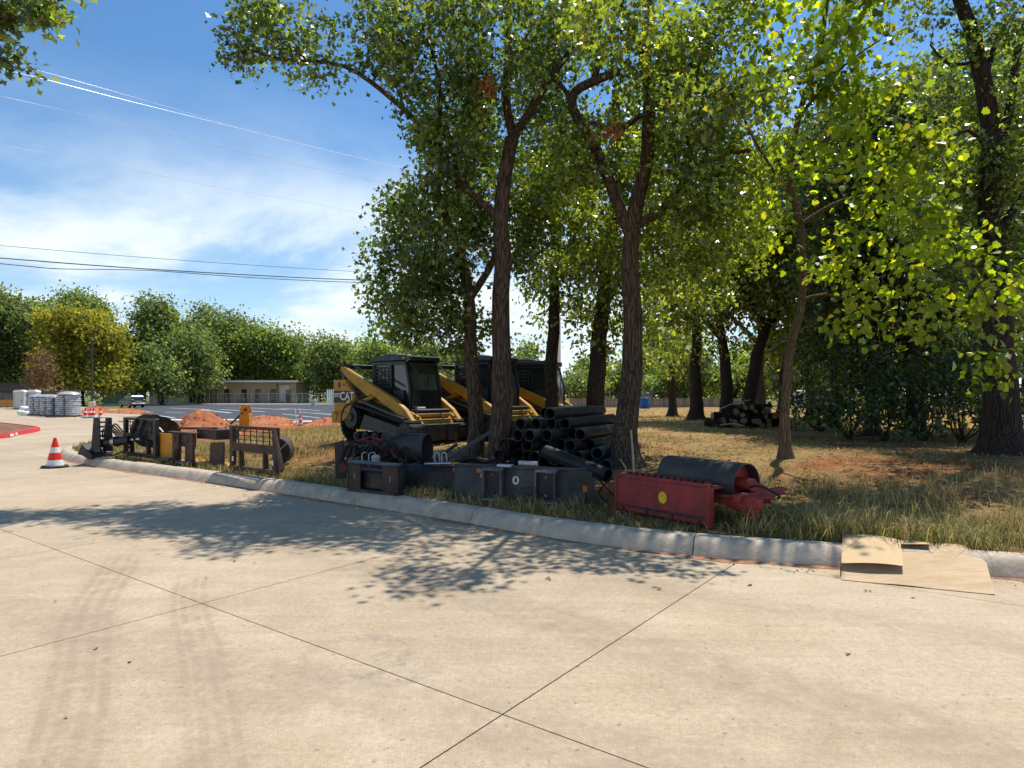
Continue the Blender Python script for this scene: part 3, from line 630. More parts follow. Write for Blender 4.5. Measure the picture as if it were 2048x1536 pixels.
def tree(name, label, limbs, blobs, dens, leaf=('oak', .116, 'oak_leaf'), pal=None, bark='bark_oak', seed=1, per=22, spread=.21, group=None, twig=.011, cat='tree', droop=.25, pick=0, dead=()):
    per = per*LEAFX.get(leaf[0], 1); spread *= SPRX.get(leaf[0], 1); dens *= DENX.get(leaf[0], 1)
    rs = np.random.default_rng(seed); rr = random.Random(seed)
    base = Vector(limbs[0][0][0]) if isinstance(limbs[0][0][0], Vector) else None
    paths = []
    for pts, r0, r1 in limbs:
        w_ = [p if isinstance(p, Vector) else P(*p) for p in pts]; sp = smooth_path(w_, .22); m_ = len(sp)
        amp = min(.05, r0*.25)
        sp = [p+Vector((noise2(i*.35, seed, 1, 1), noise2(i*.35, seed+3, 1, 2), 0))*amp*min(1, i/3) for i, p in enumerate(sp)]
        rad = [r0+(r1-r0)*(i/(m_-1))**.85 for i in range(m_)]
        paths.append((sp, rad))
    sp, rad = paths[0]; base = sp[0].copy()
    for i in range(len(sp)):               # flare at the roots
        hgt = (sp[i]-sp[0]).length; rad[i] *= 1+.75*math.exp(-hgt/.22)
    sp.insert(0, sp[0]-Vector((0, 0, .25))); rad.insert(0, rad[0]*1.15)
    root = thing(name, label, cat, base, 0, group)
    off = np.array(base)
    trunk = [([p-base for p in a], b) for a, b in paths]
    tm_ = tubes_mesh('trunk', trunk); 
    # bark relief in the outline
    co = np.empty(len(tm_.vertices)*3, np.float32); tm_.vertices.foreach_get('co', co); co = co.reshape(-1, 3); nr = np.empty_like(co); tm_.vertices.foreach_get('normal', nr.ravel()) if False else None
    link_mesh('trunk', tm_, root, M[bark])
    nodes = np.array([tuple(p) for a, b in paths for p in a[(len(a)//4 if a is paths[0][0] else 0):]]); nrad = np.array([x for a, b in paths for x in b[(len(b)//4 if a is paths[0][0] else 0):]])
    pts = []
    for b in blobs:
        px, py, d, rx, ry, rd = b[:6]; vol = (rx*d/F)*(ry*d/F)*rd*4.2; k = max(4, int(vol*dens*(b[6] if len(b) > 6 else 1)))
        pts.append(blob_points(b[:6], k, rs))
    pts = np.concatenate(pts); pts = pts[pts[:, 2] > terr(pts[:, 0], pts[:, 1])+.25]
    br = []; tipdirs = np.zeros_like(pts)
    d0 = np.array([((nodes-p)**2).sum(1).min() for p in pts]); order = np.argsort(d0); N_ = list(map(tuple, nodes)); nodes = np.array(N_)
    cap = len(nodes)+len(pts)*3; buf = np.empty((cap, 3)); buf[:len(nodes)] = nodes; rb = np.empty(cap); rb[:len(nodes)] = nrad; m_ = len(nodes)
    for k in order:
        p = pts[k]; dd = ((buf[:m_]-p)**2).sum(1)+.6*np.maximum(0, buf[:m_, 2]-p[2])**2; q = int(dd.argmin()); a = buf[q]; L = math.sqrt(((a-p)**2).sum())
        if L < .02: continue
        r0 = min(rb[q]*.62, twig+L*.014); r0 = max(r0, twig*.55); mid = a*.45+p*.55+rs.normal(0, .09*L, 3)+np.array([0, 0, .07*L]); q1 = a*.75+mid*.25+rs.normal(0, .03*L, 3)
        pp = [Vector(a), Vector(q1), Vector(mid), Vector(p)]; rd_ = [r0, r0*.85, r0*.65, twig*.4]
        br.append(([v-base for v in pp], rd_)); tipdirs[k] = (p-mid)/max(L, .05)
        for v, r in ((q1, r0*.85), (mid, r0*.65), (p, twig*.5)): buf[m_] = v; rb[m_] = r; m_ += 1
    tag(link_mesh('branches', tubes_mesh('branches', br if leaf[0] != 'spot' else br[::3], 3), root, M[bark]), kind='stuff')
    # leaves
    n = len(pts); cnt_ = rs.poisson(per, n); idx = np.repeat(np.arange(n), cnt_); T = len(idx)
    pos = pts[idx]+rs.normal(0, spread, (T, 3))*np.array([1, 1, .8]); dirs = rs.normal(0, 1, (T, 3))+tipdirs[idx]*.9; dirs[:, 2] -= droop+.3*rs.random(T)
    size = leaf[1]*rs.uniform(.6, 1.3, T); pal = pal or [((.052, .085, .020), .55), ((.075, .11, .024), .30), ((.035, .062, .018), .15)]
    w_ = np.array([p_[1] for p_ in pal]); kk = rs.choice(len(pal), T, p=w_/w_.sum()); cols = np.array([p_[0] for p_ in pal])[kk]*rs.uniform(.7, 1.3, (T, 1))*(.5+1.0*rs.random(n))[idx][:, None]
    for db in dead:                        # a few clumps of dead orange leaves
        dp = blob_points(db, 14, rs); ix = rs.integers(0, 14, 90); pos = np.concatenate([pos, dp[ix]+rs.normal(0, .06, (90, 3))]); dirs = np.concatenate([dirs, rs.normal(0, 1, (90, 3))]); size = np.concatenate([size, rs.uniform(.06, .1, 90)])
        cols = np.concatenate([cols, np.array((.36, .11, .035))*rs.uniform(.6, 1.2, (90, 1))]); kk = np.concatenate([kk, np.zeros(90, int)]); T += 90
    if pick:
        # the leaves nearest the viewer are leaves of their own
        dd = ((pos-np.array([0, 0, H]))**2).sum(1); vis = (pos[:, 1] > 1) & (np.abs(pos[:, 0]/pos[:, 1]) < .785) & ((pos[:, 2]-H)/pos[:, 1] < .6); dd[~vis] = 1e9
        sel = np.argsort(dd)[:pick]; protos = []
        for c_ in ([p_[0] for p_ in pal]):
            t = leaf_template(leaf[0]); lm = fast_mesh('leaf', t, np.arange(len(t)), [len(t)], np.tile([*c_, 1], (len(t), 1))); lm.materials.append(M[leaf[2]]); protos.append(lm)
        R = rot_frames(dirs[sel], rs.normal(0, .8, len(sel)))
        for j, s in enumerate(sel):
            o = link_mesh('leaf', protos[kk[s]], root); m4 = Matrix([[*R[j][i], 0] for i in range(3)]+[[0, 0, 0, 1]])
            o.matrix_parent_inverse = Matrix(); o.location = Vector(pos[s])-base; o.rotation_mode = 'QUATERNION'; o.rotation_quaternion = m4.to_quaternion(); o.scale = [size[s]]*3
        keep = np.ones(T, bool); keep[sel] = False; pos, dirs, size, cols = pos[keep], dirs[keep], size[keep], cols[keep]
    lm = leaf_mesh('crown', pos-off, dirs, size, cols, leaf[0])
    tag(link_mesh('crown', lm, root, M[leaf[2]]), kind='stuff')
    tree.total = getattr(tree, 'total', 0)+len(pos)
    return root
OAK = [((.098, .136, .040), .42), ((.170, .222, .066), .30), ((.056, .086, .030), .20), ((.23, .22, .065), .08)]
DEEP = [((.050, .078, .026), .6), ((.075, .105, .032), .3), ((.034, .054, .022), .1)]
OAKY = [((.118, .160, .036), .42), ((.205, .255, .052), .34), ((.27, .26, .05), .12), ((.06, .09, .028), .12)]
BRT = [((.155, .215, .030), .42), ((.21, .265, .034), .32), ((.10, .155, .03), .17), ((.28, .275, .04), .09)]
FARG = [((.185, .235, .085), .5), ((.25, .30, .11), .3), ((.10, .145, .055), .2)]
def gb(px, d, up=.0): return ground_at(px, d)+Vector((0, 0, up))
# the left of the two big trunks: lower left mass of leaves
tree('oak_tree', 'slim dark oak trunk standing just left of the big ridged trunk', [
    ([gb(952, 12.9), (948, 800, 12.9), (944, 690, 12.9), (935, 580, 12.9), (905, 470, 12.8), (880, 400, 12.7)], .17, .08),
    ([(938, 600, 12.9), (985, 520, 12.7), (1000, 430, 12.9)], .09, .04), ([(905, 470, 12.8), (850, 440, 12.5), (790, 420, 12.4)], .06, .02), ([(935, 590, 12.9), (860, 570, 12.8), (790, 545, 12.6)], .06, .02),
    ([(800, 500, 12.6), (775, 503, 12.5), (752, 508, 12.5)], .025, .02)],
    [(805, 420, 12.6, 58, 52, .9), (880, 385, 12.4, 70, 60, 1.1), (790, 510, 12.8, 62, 55, .9), (770, 590, 12.9, 58, 40, .7), (860, 490, 12.3, 75, 70, 1.2), (850, 600, 12.6, 80, 60, 1.1), (825, 650, 13.2, 70, 40, .9),
     (905, 560, 12.9, 50, 70, .8), (935, 655, 13.4, 60, 50, .9), (920, 690, 13.8, 50, 26, .7), (790, 665, 13.4, 34, 40, .5), (955, 465, 13.6, 60, 60, .9)], 26, seed=2, pal=OAK, per=22)
# the big ridged trunk
tree('oak_tree', 'thick oak trunk with ridged bark before the pipes, one long limb reaching left', [
    ([gb(1003, 12.2), (1003, 820, 12.2), (1005, 700, 12.2), (1004, 560, 12.1), (1000, 450, 12.0), (1010, 360, 11.9), (1026, 275, 11.8)], .225, .12),
    ([(1026, 275, 11.8), (1012, 190, 11.8), (1018, 90, 11.8), (1010, -60, 11.8)], .09, .05), ([(1026, 275, 11.8), (1060, 225, 11.6), (1105, 150, 11.5), (1150, 90, 11.2), (1190, 20, 11)], .09, .04),
    ([(1000, 440, 12), (950, 390, 12), (895, 345, 12), (873, 300, 12), (852, 265, 12), (805, 215, 12), (745, 165, 12), (690, 133, 12), (620, 122, 12), (560, 118, 12), (500, 100, 12)], .085, .022),
    ([(880, 310, 12), (878, 260, 11.9), (880, 180, 11.8), (860, 80, 11.7), (850, -20, 11.7)], .05, .02), ([(745, 165, 12), (770, 120, 11.7), (810, 80, 11.5), (790, 10, 11.5)], .03, .012), ([(620, 122, 12), (560, 80, 12), (520, 30, 12)], .022, .01)],
    [(505, 55, 12, 72, 62, .8), (470, 130, 12, 36, 34, .5), (570, 70, 12, 55, 55, .7), (605, 130, 12, 50, 30, .5), (545, -15, 12.3, 80, 30, .7), (680, 140, 12, 45, 26, .45), (650, 60, 12, 30, 30, .4, .6),
     (770, 30, 11.6, 75, 55, .9), (745, 120, 11.7, 45, 45, .6, .7), (830, 110, 11.5, 70, 70, 1.0), (850, 215, 11.8, 60, 50, .9), (930, 40, 11.0, 80, 65, 1.1), (940, 180, 11.2, 80, 80, 1.1), (905, 290, 11.9, 80, 60, 1.0),
     (960, 335, 12.9, 75, 60, .9), (1050, 420, 13.2, 70, 60, .9), (1040, 140, 10.8, 60, 70, .9, .6), (1090, 30, 10.6, 80, 60, 1.0), (1060, 520, 13.6, 60, 50, .8), (1090, 330, 13.2, 60, 60, .9), (930, 420, 13.4, 60, 60, .9), (820, -70, 13.2, 130, 60, 1.0, .7), (960, -90, 13.4, 120, 80, 1.2, .7), (1080, -100, 13.2, 130, 80, 1.2, .7)], 26, seed=4, pal=OAK, per=22)
# the forked trunk right of the pipes
tree('oak_tree', 'tall reddish oak trunk right of the pipe stack, forking high into crooked limbs', [
    ([gb(1250, 11.9), (1256, 830, 11.9), (1262, 720, 11.9), (1264, 600, 11.9), (1262, 500, 11.8), (1272, 420, 11.7), (1295, 330, 11.6), (1300, 230, 11.4), (1288, 120, 11.2), (1296, 20, 11), (1290, -80, 10.8)], .235, .07),
    ([(1262, 470, 11.8), (1235, 400, 11.7), (1205, 330, 11.6), (1170, 265, 11.5), (1143, 215, 11.4), (1150, 185, 11.4), (1185, 165, 11.2), (1240, 140, 11)], .12, .07),
    ([(1143, 205, 11.4), (1120, 165, 11.4), (1090, 160, 11.3), (1060, 170, 11.2)], .05, .02), ([(1185, 165, 11.2), (1200, 110, 11.1), (1175, 60, 11), (1165, -40, 10.8)], .06, .03), ([(1160, 240, 11.4), (1200, 250, 11.3), (1235, 262, 11.2), (1280, 230, 11.4)], .05, .05),
    ([(1268, 450, 11.8), (1325, 420, 11.6), (1370, 360, 11.3), (1420, 320, 11), (1500, 300, 10.7)], .09, .03), ([(1296, 200, 11.4), (1370, 160, 11), (1450, 190, 10.7), (1530, 180, 10.4)], .07, .02), ([(1300, 250, 11.4), (1390, 180, 11.2), (1440, 200, 11)], .04, .02), ([(1290, 120, 11.2), (1350, 60, 10.9), (1420, 40, 10.7), (1490, -20, 10.5)], .06, .02), ([(1296, 215, 11.4), (1340, 205, 10.2), (1420, 195, 8.9), (1540, 180, 8.7)], .05, .012), ([(1288, 130, 11.2), (1280, 90, 10.2), (1262, 50, 9.1), (1240, 5, 8.2)], .06, .02)],
    [(1240, 0, 8.2, 95, 60, .55, 1.1), (1190, 40, 8.9, 70, 45, .5, .8), (1300, 40, 9.0, 80, 50, .5, .8), (1420, 190, 8.7, 90, 60, .5, .8), (1540, 175, 8.8, 80, 60, .5, .7), (1180, 40, 10.8, 70, 60, .9, .5), (1250, 120, 10.6, 70, 60, .9, .65), (1160, 330, 11.3, 65, 60, .9), (1110, 400, 12.6, 70, 70, .9), (1175, 430, 12.9, 65, 65, .8), (1340, 110, 10.4, 80, 80, 1.0), (1420, 60, 10.2, 80, 70, 1.0),
     (1380, 240, 10.5, 90, 70, 1.0), (1370, 350, 11.2, 70, 70, .9), (1440, 390, 10.8, 90, 80, 1.0), (1370, 480, 12.4, 80, 60, .9), (1470, 180, 10.2, 70, 80, .9), (1330, 560, 13.0, 45, 45, .6), (1420, 530, 11.6, 70, 50, .8), (1220, 240, 10.9, 55, 40, .5, .5),
     (1250, -80, 12.8, 150, 80, 1.2, .6), (1430, -90, 12.6, 140, 90, 1.2, .6), (1100, 270, 11.3, 40, 40, .6, .7), (1200, 520, 13.6, 70, 50, .8), (1330, 420, 13.4, 70, 60, .8), (1400, 580, 13.6, 60, 40, .7), (1480, 480, 12.6, 70, 60, .8), (1320, 300, 12.8, 70, 60, .8), (1470, 300, 11.6, 60, 60, .8)], 25, seed=6, pal=OAKY, per=22, dead=[(1215, 258, 10.4, 34, 16, .15), (975, 174, 10.5, 10, 10, .1)])
# two straight trunks behind the pipes
tree('oak_tree', 'thin upright oak trunk rising behind the left end of the pipe stack', [
    ([gb(1098, 17.5), (1102, 760, 17.5), (1106, 640, 17.5), (1112, 520, 17.4), (1110, 400, 17.3), (1118, 250, 17.2), (1112, 60, 17)], .20, .07), ([(1110, 480, 17.4), (1080, 420, 17.2), (1045, 380, 17)], .07, .03), ([(1112, 520, 17.4), (1150, 470, 17.3), (1180, 420, 17.2)], .07, .03)],
    [(1070, 470, 17, 55, 60, 1.0), (1120, 540, 17, 60, 50, 1.0), (1065, 575, 17, 30, 28, .6), (1150, 600, 17.5, 45, 40, .8), (1090, 635, 17.5, 22, 40, .5, .8), (1170, 490, 17, 50, 60, 1.0), (1060, 350, 16.6, 60, 60, 1.1), (1120, 280, 16.6, 80, 70, 1.2), (1080, 190, 16.4, 70, 60, 1.2), (960, 250, 16.8, 70, 70, 1.2), (1130, 90, 16, 90, 80, 1.3, .6)], 11, ('simple', .135, 'oak_leaf'), OAK, 'bark_dark', 8, 24, .27)
tree('oak_tree', 'dark leaning oak trunk rising behind the right end of the pipe stack', [
    ([gb(1188, 16.6), (1192, 770, 16.6), (1200, 670, 16.6), (1212, 560, 16.5), (1228, 450, 16.3), (1240, 330, 16.2), (1230, 180, 16)], .26, .09), ([(1205, 620, 16.6), (1235, 570, 16.4), (1260, 500, 16.2)], .09, .04), ([(1222, 500, 16.4), (1180, 420, 16.2), (1160, 350, 16)], .07, .03)],
    [(1215, 600, 16.4, 45, 45, .9), (1190, 670, 16.8, 28, 40, .5, .6), (1270, 620, 16.2, 60, 60, 1.0), (1310, 690, 16.4, 50, 40, .9, .6), (1240, 520, 16, 70, 60, 1.1), (1190, 380, 16, 70, 60, 1.1), (1280, 400, 16, 70, 70, 1.2), (1250, 280, 15.8, 80, 60, 1.2), (1320, 200, 15.6, 80, 80, 1.2, .7), (1210, 690, 16.8, 36, 30, .6, .6)], 11, ('simple', .135, 'oak_leaf'), OAKY, 'bark_dark', 9, 24, .27)
# the slender tree with large bright leaves
tree('bright_leaf_tree', 'slender crooked young tree with big bright yellow-green leaves hanging at the right', [
    ([gb(1571, 12.3), (1570, 860, 12.3), (1573, 780, 12.3), (1582, 690, 12.2), (1602, 620, 12.1), (1608, 540, 11.9), (1600, 450, 11.6), (1580, 350, 11.2), (1600, 230, 10.9), (1640, 100, 10.7), (1660, -40, 10.5)], .095, .035),
    ([(1604, 600, 12.0), (1650, 588, 11.4), (1700, 600, 10.9), (1740, 640, 10.6)], .035, .008), ([(1600, 450, 11.6), (1690, 400, 10.8), (1790, 400, 10.3), (1880, 470, 10.0), (1960, 560, 9.8), (1990, 660, 9.7)], .045, .008),
    ([(1580, 340, 11.2), (1680, 260, 10.6), (1780, 230, 10.2), (1860, 290, 9.95), (1920, 370, 9.8)], .045, .008), ([(1600, 230, 10.9), (1690, 130, 10.4), (1760, 80, 10.1)], .04, .01), ([(1590, 400, 11.4), (1520, 300, 10.8), (1480, 210, 10.5), (1470, 100, 10.3)], .04, .01),
    ([(1790, 400, 10.3), (1800, 500, 10.1), (1780, 600, 9.95), (1790, 660, 9.9)], .018, .005), ([(1500, 30, 10.4), (1440, 60, 10.3), (1500, 190, 10.2), (1540, 320, 10.2)], .014, .004), ([(1480, 210, 10.5), (1530, 330, 10.3), (1610, 420, 10.2), (1680, 470, 10.1)], .012, .004)],
    [(1690, 60, 10.2, 80, 70, .9), (1600, 130, 10.4, 80, 70, .8, .7), (1510, 60, 10.4, 80, 60, .7, .5), (1560, 250, 10.5, 70, 70, .7, .45), (1740, 190, 10.1, 70, 80, .8), (1660, 300, 10.3, 80, 70, .8, .55), (1790, 310, 10.0, 75, 70, .7), (1870, 300, 9.95, 45, 60, .6), (1880, 400, 9.85, 60, 60, .6),
     (1770, 440, 10.1, 80, 60, .7, .7), (1860, 500, 9.9, 70, 50, .6), (1950, 520, 9.8, 55, 55, .5), (1960, 610, 9.75, 60, 40, .45), (1740, 560, 10.0, 50, 60, .5, .7), (1840, 600, 9.9, 60, 40, .5, .6), (1800, 665, 9.9, 36, 26, .35, .7), (1975, 715, 9.7, 24, 34, .25, .9), (1690, 640, 10.2, 30, 30, .3, .5),
     (1540, 440, 11.0, 70, 60, .8, .6), (1650, 520, 10.8, 70, 60, .7, .6), (1720, -60, 10.2, 140, 60, .9, .7), (1590, -40, 10.3, 100, 60, .8, .6), (2010, 570, 9.8, 40, 60, .4)], 17, ('broad', .118, 'bright_leaf'), BRT, 'bark_pale', 12, 15, .22, twig=.007, droop=.45, pick=290)
# the big tree at the right edge
tree('oak_tree', 'massive dark trunk flaring at its roots at the right edge of the grove', [
    ([gb(2008, 13.4), (2002, 830, 13.4), (1996, 740, 13.4), (1992, 620, 13.4), (1990, 500, 13.4), (1985, 380, 13.3), (1978, 270, 13.2), (1965, 160, 13.1), (1940, 60, 13), (1900, -60, 12.8)], .36, .10),
    ([(1985, 330, 13.3), (2015, 230, 13.2), (2030, 130, 13.2), (2060, 0, 13)], .11, .05), ([(1968, 170, 13.1), (2000, 60, 13), (2050, 10, 12.8)], .07, .03), ([(1982, 300, 13.2), (1935, 260, 13), (1900, 280, 12.9), (1870, 320, 12.8)], .05, .02), ([(1955, 120, 13.1), (1900, 130, 13), (1860, 90, 12.9)], .045, .018), ([(1990, 480, 13.4), (2040, 400, 13.2), (2090, 330, 13)], .10, .04)],
    [(1850, 30, 12.9, 45, 45, .7, .7), (1930, 90, 12.8, 60, 60, .9, .6), (2020, 50, 12.6, 60, 70, 1.0, .7), (1890, 190, 12.9, 45, 40, .7, .7), (2030, 200, 12.8, 45, 70, .9, .7), (1940, 330, 13.6, 70, 60, 1.1), (1870, 350, 13.4, 50, 60, .8), (2020, 360, 13.2, 60, 60, 1), (1940, 440, 13.8, 80, 60, 1.1), (2030, 500, 13.4, 60, 70, 1.0), (1920, 540, 14, 70, 60, 1.1), (2000, 620, 14.4, 50, 40, .9), (1900, -60, 12.6, 120, 60, 1.1, .6), (2100, 250, 12.8, 60, 160, 1.2, .6), (1960, 200, 15.0, 110, 90, 1.0, .8), (1900, 420, 15.4, 110, 90, 1.0), (2010, 320, 15.2, 90, 100, 1.0)], 17, ('oak', .12, 'oak_leaf'), OAK, 'bark_dark', 14, 22, .25)
# mid-distance grove
def grove(px, d, top, r, label, seed, blobs, lean=0, rt=.2, pal=OAKY, bark='bark_dark', dens=4.5, ls=.19):
    if px > 1480: blobs = blobs+[(px+lean+dx_, top-60+dy_, d, 85, 60, 2.0, .62) for dx_, dy_ in ((-90, 20), (0, -30), (90, 10), (40, -120), (-50, -130))]
    b = gb(px, d); pts = [b, P(px+lean*.25, HY-(HY-top)*.30, d), P(px+lean*.6, HY-(HY-top)*.62, d), P(px+lean, top, d)]
    return tree('oak_tree', label, [(pts, r, r*.4), ([P(px+lean*.5, HY-(HY-top)*.5, d), P(px+lean*.5-50, HY-(HY-top)*.75, d-.5), P(px+lean*.5-90, top, d-1)], r*.5, r*.2), ([P(px+lean*.6, HY-(HY-top)*.6, d), P(px+lean*.6+50, HY-(HY-top)*.85, d-.5), P(px+lean+95, top-40, d-1)], r*.5, r*.2)],
                blobs, dens, ('simple', ls, 'oak_leaf'), pal, bark, seed, 20, .38, twig=.016)
grove(1392, 31, 520, .34, 'dark trunk at the back of the sunny clearing, left of two curving trunks', 21, [(1330, 640, 30, 50, 45, 1.6), (1370, 560, 30, 70, 60, 2), (1440, 520, 30, 70, 60, 2), (1340, 720, 32, 45, 28, 1.2, .8), (1300, 560, 30, 50, 60, 1.6), (1400, 640, 31, 50, 40, 1.4, .7), (1360, 440, 29, 80, 60, 2)])
grove(1455, 27, 560, .30, 'curved dark trunk at the left end of the log pile', 22, [(1440, 620, 26, 60, 50, 1.6), (1500, 560, 26, 70, 60, 1.8), (1420, 690, 27, 30, 22, .8, .6), (1480, 690, 28, 40, 24, 1., .6), (1480, 470, 25, 80, 60, 2)], lean=-25)
grove(1492, 26, 520, .30, 'dark trunk leaning steeply to the right behind the log pile', 23, [(1560, 600, 25, 60, 50, 1.6), (1600, 530, 25, 70, 60, 1.8), (1530, 670, 27, 40, 30, 1, .8), (1620, 640, 26, 50, 40, 1.2), (1580, 450, 24, 80, 60, 2)], lean=95, rt=.2)
grove(1520, 29, 590, .24, 'short pale brown trunk standing behind the middle of the log pile', 24, [(1560, 700, 29, 40, 30, 1.1), (1600, 650, 29, 50, 40, 1.4), (1530, 600, 29, 60, 50, 1.6)], bark='bark_pale', pal=[((.13, .13, .025), .4), ((.09, .11, .022), .6)])
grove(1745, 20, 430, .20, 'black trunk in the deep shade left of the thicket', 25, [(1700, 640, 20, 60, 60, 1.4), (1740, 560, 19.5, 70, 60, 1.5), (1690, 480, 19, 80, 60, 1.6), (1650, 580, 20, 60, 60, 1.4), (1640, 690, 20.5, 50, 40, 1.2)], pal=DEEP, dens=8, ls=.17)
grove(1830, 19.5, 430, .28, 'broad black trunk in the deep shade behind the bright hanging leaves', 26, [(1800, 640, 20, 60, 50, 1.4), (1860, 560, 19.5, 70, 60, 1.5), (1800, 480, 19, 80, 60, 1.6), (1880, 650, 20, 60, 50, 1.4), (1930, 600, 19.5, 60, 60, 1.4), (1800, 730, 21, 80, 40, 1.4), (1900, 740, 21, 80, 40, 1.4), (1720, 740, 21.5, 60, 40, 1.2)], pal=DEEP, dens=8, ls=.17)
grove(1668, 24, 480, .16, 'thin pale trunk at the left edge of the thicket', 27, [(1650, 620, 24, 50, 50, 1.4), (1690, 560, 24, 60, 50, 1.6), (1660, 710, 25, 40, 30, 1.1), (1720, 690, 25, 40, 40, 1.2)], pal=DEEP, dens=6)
grove(1985, 22, 330, .26, 'dark trunk behind the massive right-hand trunk', 28, [(1960, 520, 21, 90, 70, 1.6), (2040, 420, 21, 90, 80, 1.8), (1900, 420, 21.5, 80, 80, 1.6), (1990, 640, 22, 80, 50, 1.4)], pal=OAK, dens=6, ls=.19)
grove(1345, 38, 600, .26, 'thin dark trunk at the back left of the clearing', 29, [(1310, 690, 38, 40, 34, 1.6), (1370, 690, 38, 50, 36, 1.6)], dens=3.2, ls=.24)
grove(1562, 34, 590, .24, 'thin dark trunk behind the right end of the log pile', 30, [(1530, 690, 34, 40, 34, 1.6), (1590, 700, 34, 50, 36, 1.6), (1640, 740, 33, 40, 30, 1.3)], dens=3.6, ls=.22, lean=20)
grove(1622, 30, 560, .22, 'dark trunk between the slender bright tree and the thicket', 32, [(1610, 700, 30, 50, 40, 1.4), (1660, 660, 30, 60, 50, 1.6), (1640, 760, 29, 45, 26, 1.2)], dens=4.5, ls=.2, pal=DEEP, lean=-15)
# overhanging branch at the top left corner: its tree stands outside the frame
tree('overhanging_tree', 'leafy oak branch hanging into the top left corner', [
    ([gb(-320, 7.6), P(-310, 600, 7.6), P(-290, 300, 7.6), P(-260, 60, 7.5), P(-200, -120, 7.4)], .2, .09), ([P(-285, 250, 7.6), P(-180, 90, 7.5), P(-70, 30, 7.5), P(20, 40, 7.5), P(110, 45, 7.5)], .07, .012), ([P(-90, 40, 7.5), P(-30, 90, 7.5), P(20, 130, 7.5)], .03, .008)],
    [(20, 30, 7.5, 55, 40, .4), (110, 45, 7.5, 40, 20, .25), (80, 10, 7.5, 60, 25, .3), (20, 110, 7.5, 36, 40, .3), (-40, 60, 7.5, 60, 50, .4), (-120, 20, 7.4, 90, 70, .6), (40, -60, 7.4, 120, 40, .5), (-200, -100, 7.4, 130, 90, .9)], 42, ('oak', .11, 'oak_leaf'), OAK, 'bark_dark', 31, 16, .12)
# ------------------------------------------------------------------ thicket under the trees at the right
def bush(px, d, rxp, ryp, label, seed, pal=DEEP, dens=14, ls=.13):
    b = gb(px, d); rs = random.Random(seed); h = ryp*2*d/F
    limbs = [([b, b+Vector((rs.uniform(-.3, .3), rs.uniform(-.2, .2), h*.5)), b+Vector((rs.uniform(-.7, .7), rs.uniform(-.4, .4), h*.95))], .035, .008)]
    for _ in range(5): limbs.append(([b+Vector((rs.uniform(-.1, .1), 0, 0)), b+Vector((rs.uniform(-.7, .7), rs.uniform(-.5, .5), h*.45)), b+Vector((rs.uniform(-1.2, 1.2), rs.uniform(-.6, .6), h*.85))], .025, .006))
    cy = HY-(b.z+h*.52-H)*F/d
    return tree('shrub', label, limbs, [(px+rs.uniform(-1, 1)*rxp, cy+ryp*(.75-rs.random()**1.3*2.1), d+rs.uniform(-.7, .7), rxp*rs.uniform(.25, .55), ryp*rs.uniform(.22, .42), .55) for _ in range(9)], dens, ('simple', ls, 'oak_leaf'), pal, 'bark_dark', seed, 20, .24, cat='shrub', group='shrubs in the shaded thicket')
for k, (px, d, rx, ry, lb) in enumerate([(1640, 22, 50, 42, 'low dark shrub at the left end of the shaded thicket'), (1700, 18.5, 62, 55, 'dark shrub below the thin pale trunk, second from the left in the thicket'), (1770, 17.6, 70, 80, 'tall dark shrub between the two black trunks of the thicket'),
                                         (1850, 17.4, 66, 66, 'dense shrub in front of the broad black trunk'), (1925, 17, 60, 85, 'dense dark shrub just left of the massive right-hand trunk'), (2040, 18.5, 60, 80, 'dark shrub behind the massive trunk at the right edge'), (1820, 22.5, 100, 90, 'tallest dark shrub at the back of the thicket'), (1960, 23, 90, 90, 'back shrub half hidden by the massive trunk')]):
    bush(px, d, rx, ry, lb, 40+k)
# ------------------------------------------------------------------ far trees
def far_tree(px, base_y, d, top, halfw, label, seed, pal=FARG, dens=.34, ls=.56, trunk=.3, cat='tree', tb=.74):
    b = Vector(((px-CX)*d/F, d, tz((px-CX)*d/F, d))); rs = random.Random(seed); bl = []
    hh = HY-top; low = HY-hh*(1-tb)*1.0
    for k in range(17):
        an = rs.uniform(-1, 1); fy = rs.uniform(.04, .98); wv = math.sin(math.pi*min(1, fy*.75+.18))**.6
        bl.append((px+an*halfw*.72*wv, HY-hh*(.14+.82*fy)+hh*.04, d+rs.uniform(-3, 3), halfw*rs.uniform(.28, .46), hh*rs.uniform(.12, .19), halfw*d/F*rs.uniform(.3, .5)))
    bl.append((px, HY-hh*.5, d, halfw*.5, hh*.3, halfw*d/F*.45, .7))
    limbs = [([b, P(px+rs.uniform(-4, 4), HY-hh*.25, d), P(px+rs.uniform(-10, 10), HY-hh*.55, d), P(px, top+hh*.12, d)], trunk, trunk*.25)]
    for s in (-1, 1): limbs.append(([P(px, HY-hh*.18, d), P(px+s*halfw*.35, HY-hh*.4, d), P(px+s*halfw*.6, HY-hh*.65, d)], trunk*.6, trunk*.2))
    return tree('shade_tree', label, limbs, bl, dens, ('spot', ls*1.08, 'far_leaf'), pal, 'bark_dark', seed, 20, 1.15*d/125, twig=.03, cat=cat, group='trees along the far side of the car park')
YEL = [((0.3125, 0.2937, 0.0438), 0.45), ((0.225, 0.2438, 0.045), 0.35), ((0.4, 0.325, 0.0438), 0.2)]
LGR = [((.23, .30, .085), .55), ((.30, .36, .10), .25), ((.13, .19, .06), .2)]
far_tree(25, 805, 118, 592, 120, 'large dark green tree at the far left edge', 51); far_tree(145, 805, 132, 595, 90, 'dark green tree peeping above the yellowish tree', 52)
far_tree(165, 805, 104, 618, 112, 'rounded yellow-green tree behind the left light pole', 53, YEL); far_tree(335, 806, 118, 605, 92, 'tall green tree with a forked trunk right of the parked car', 54, tb=.7)
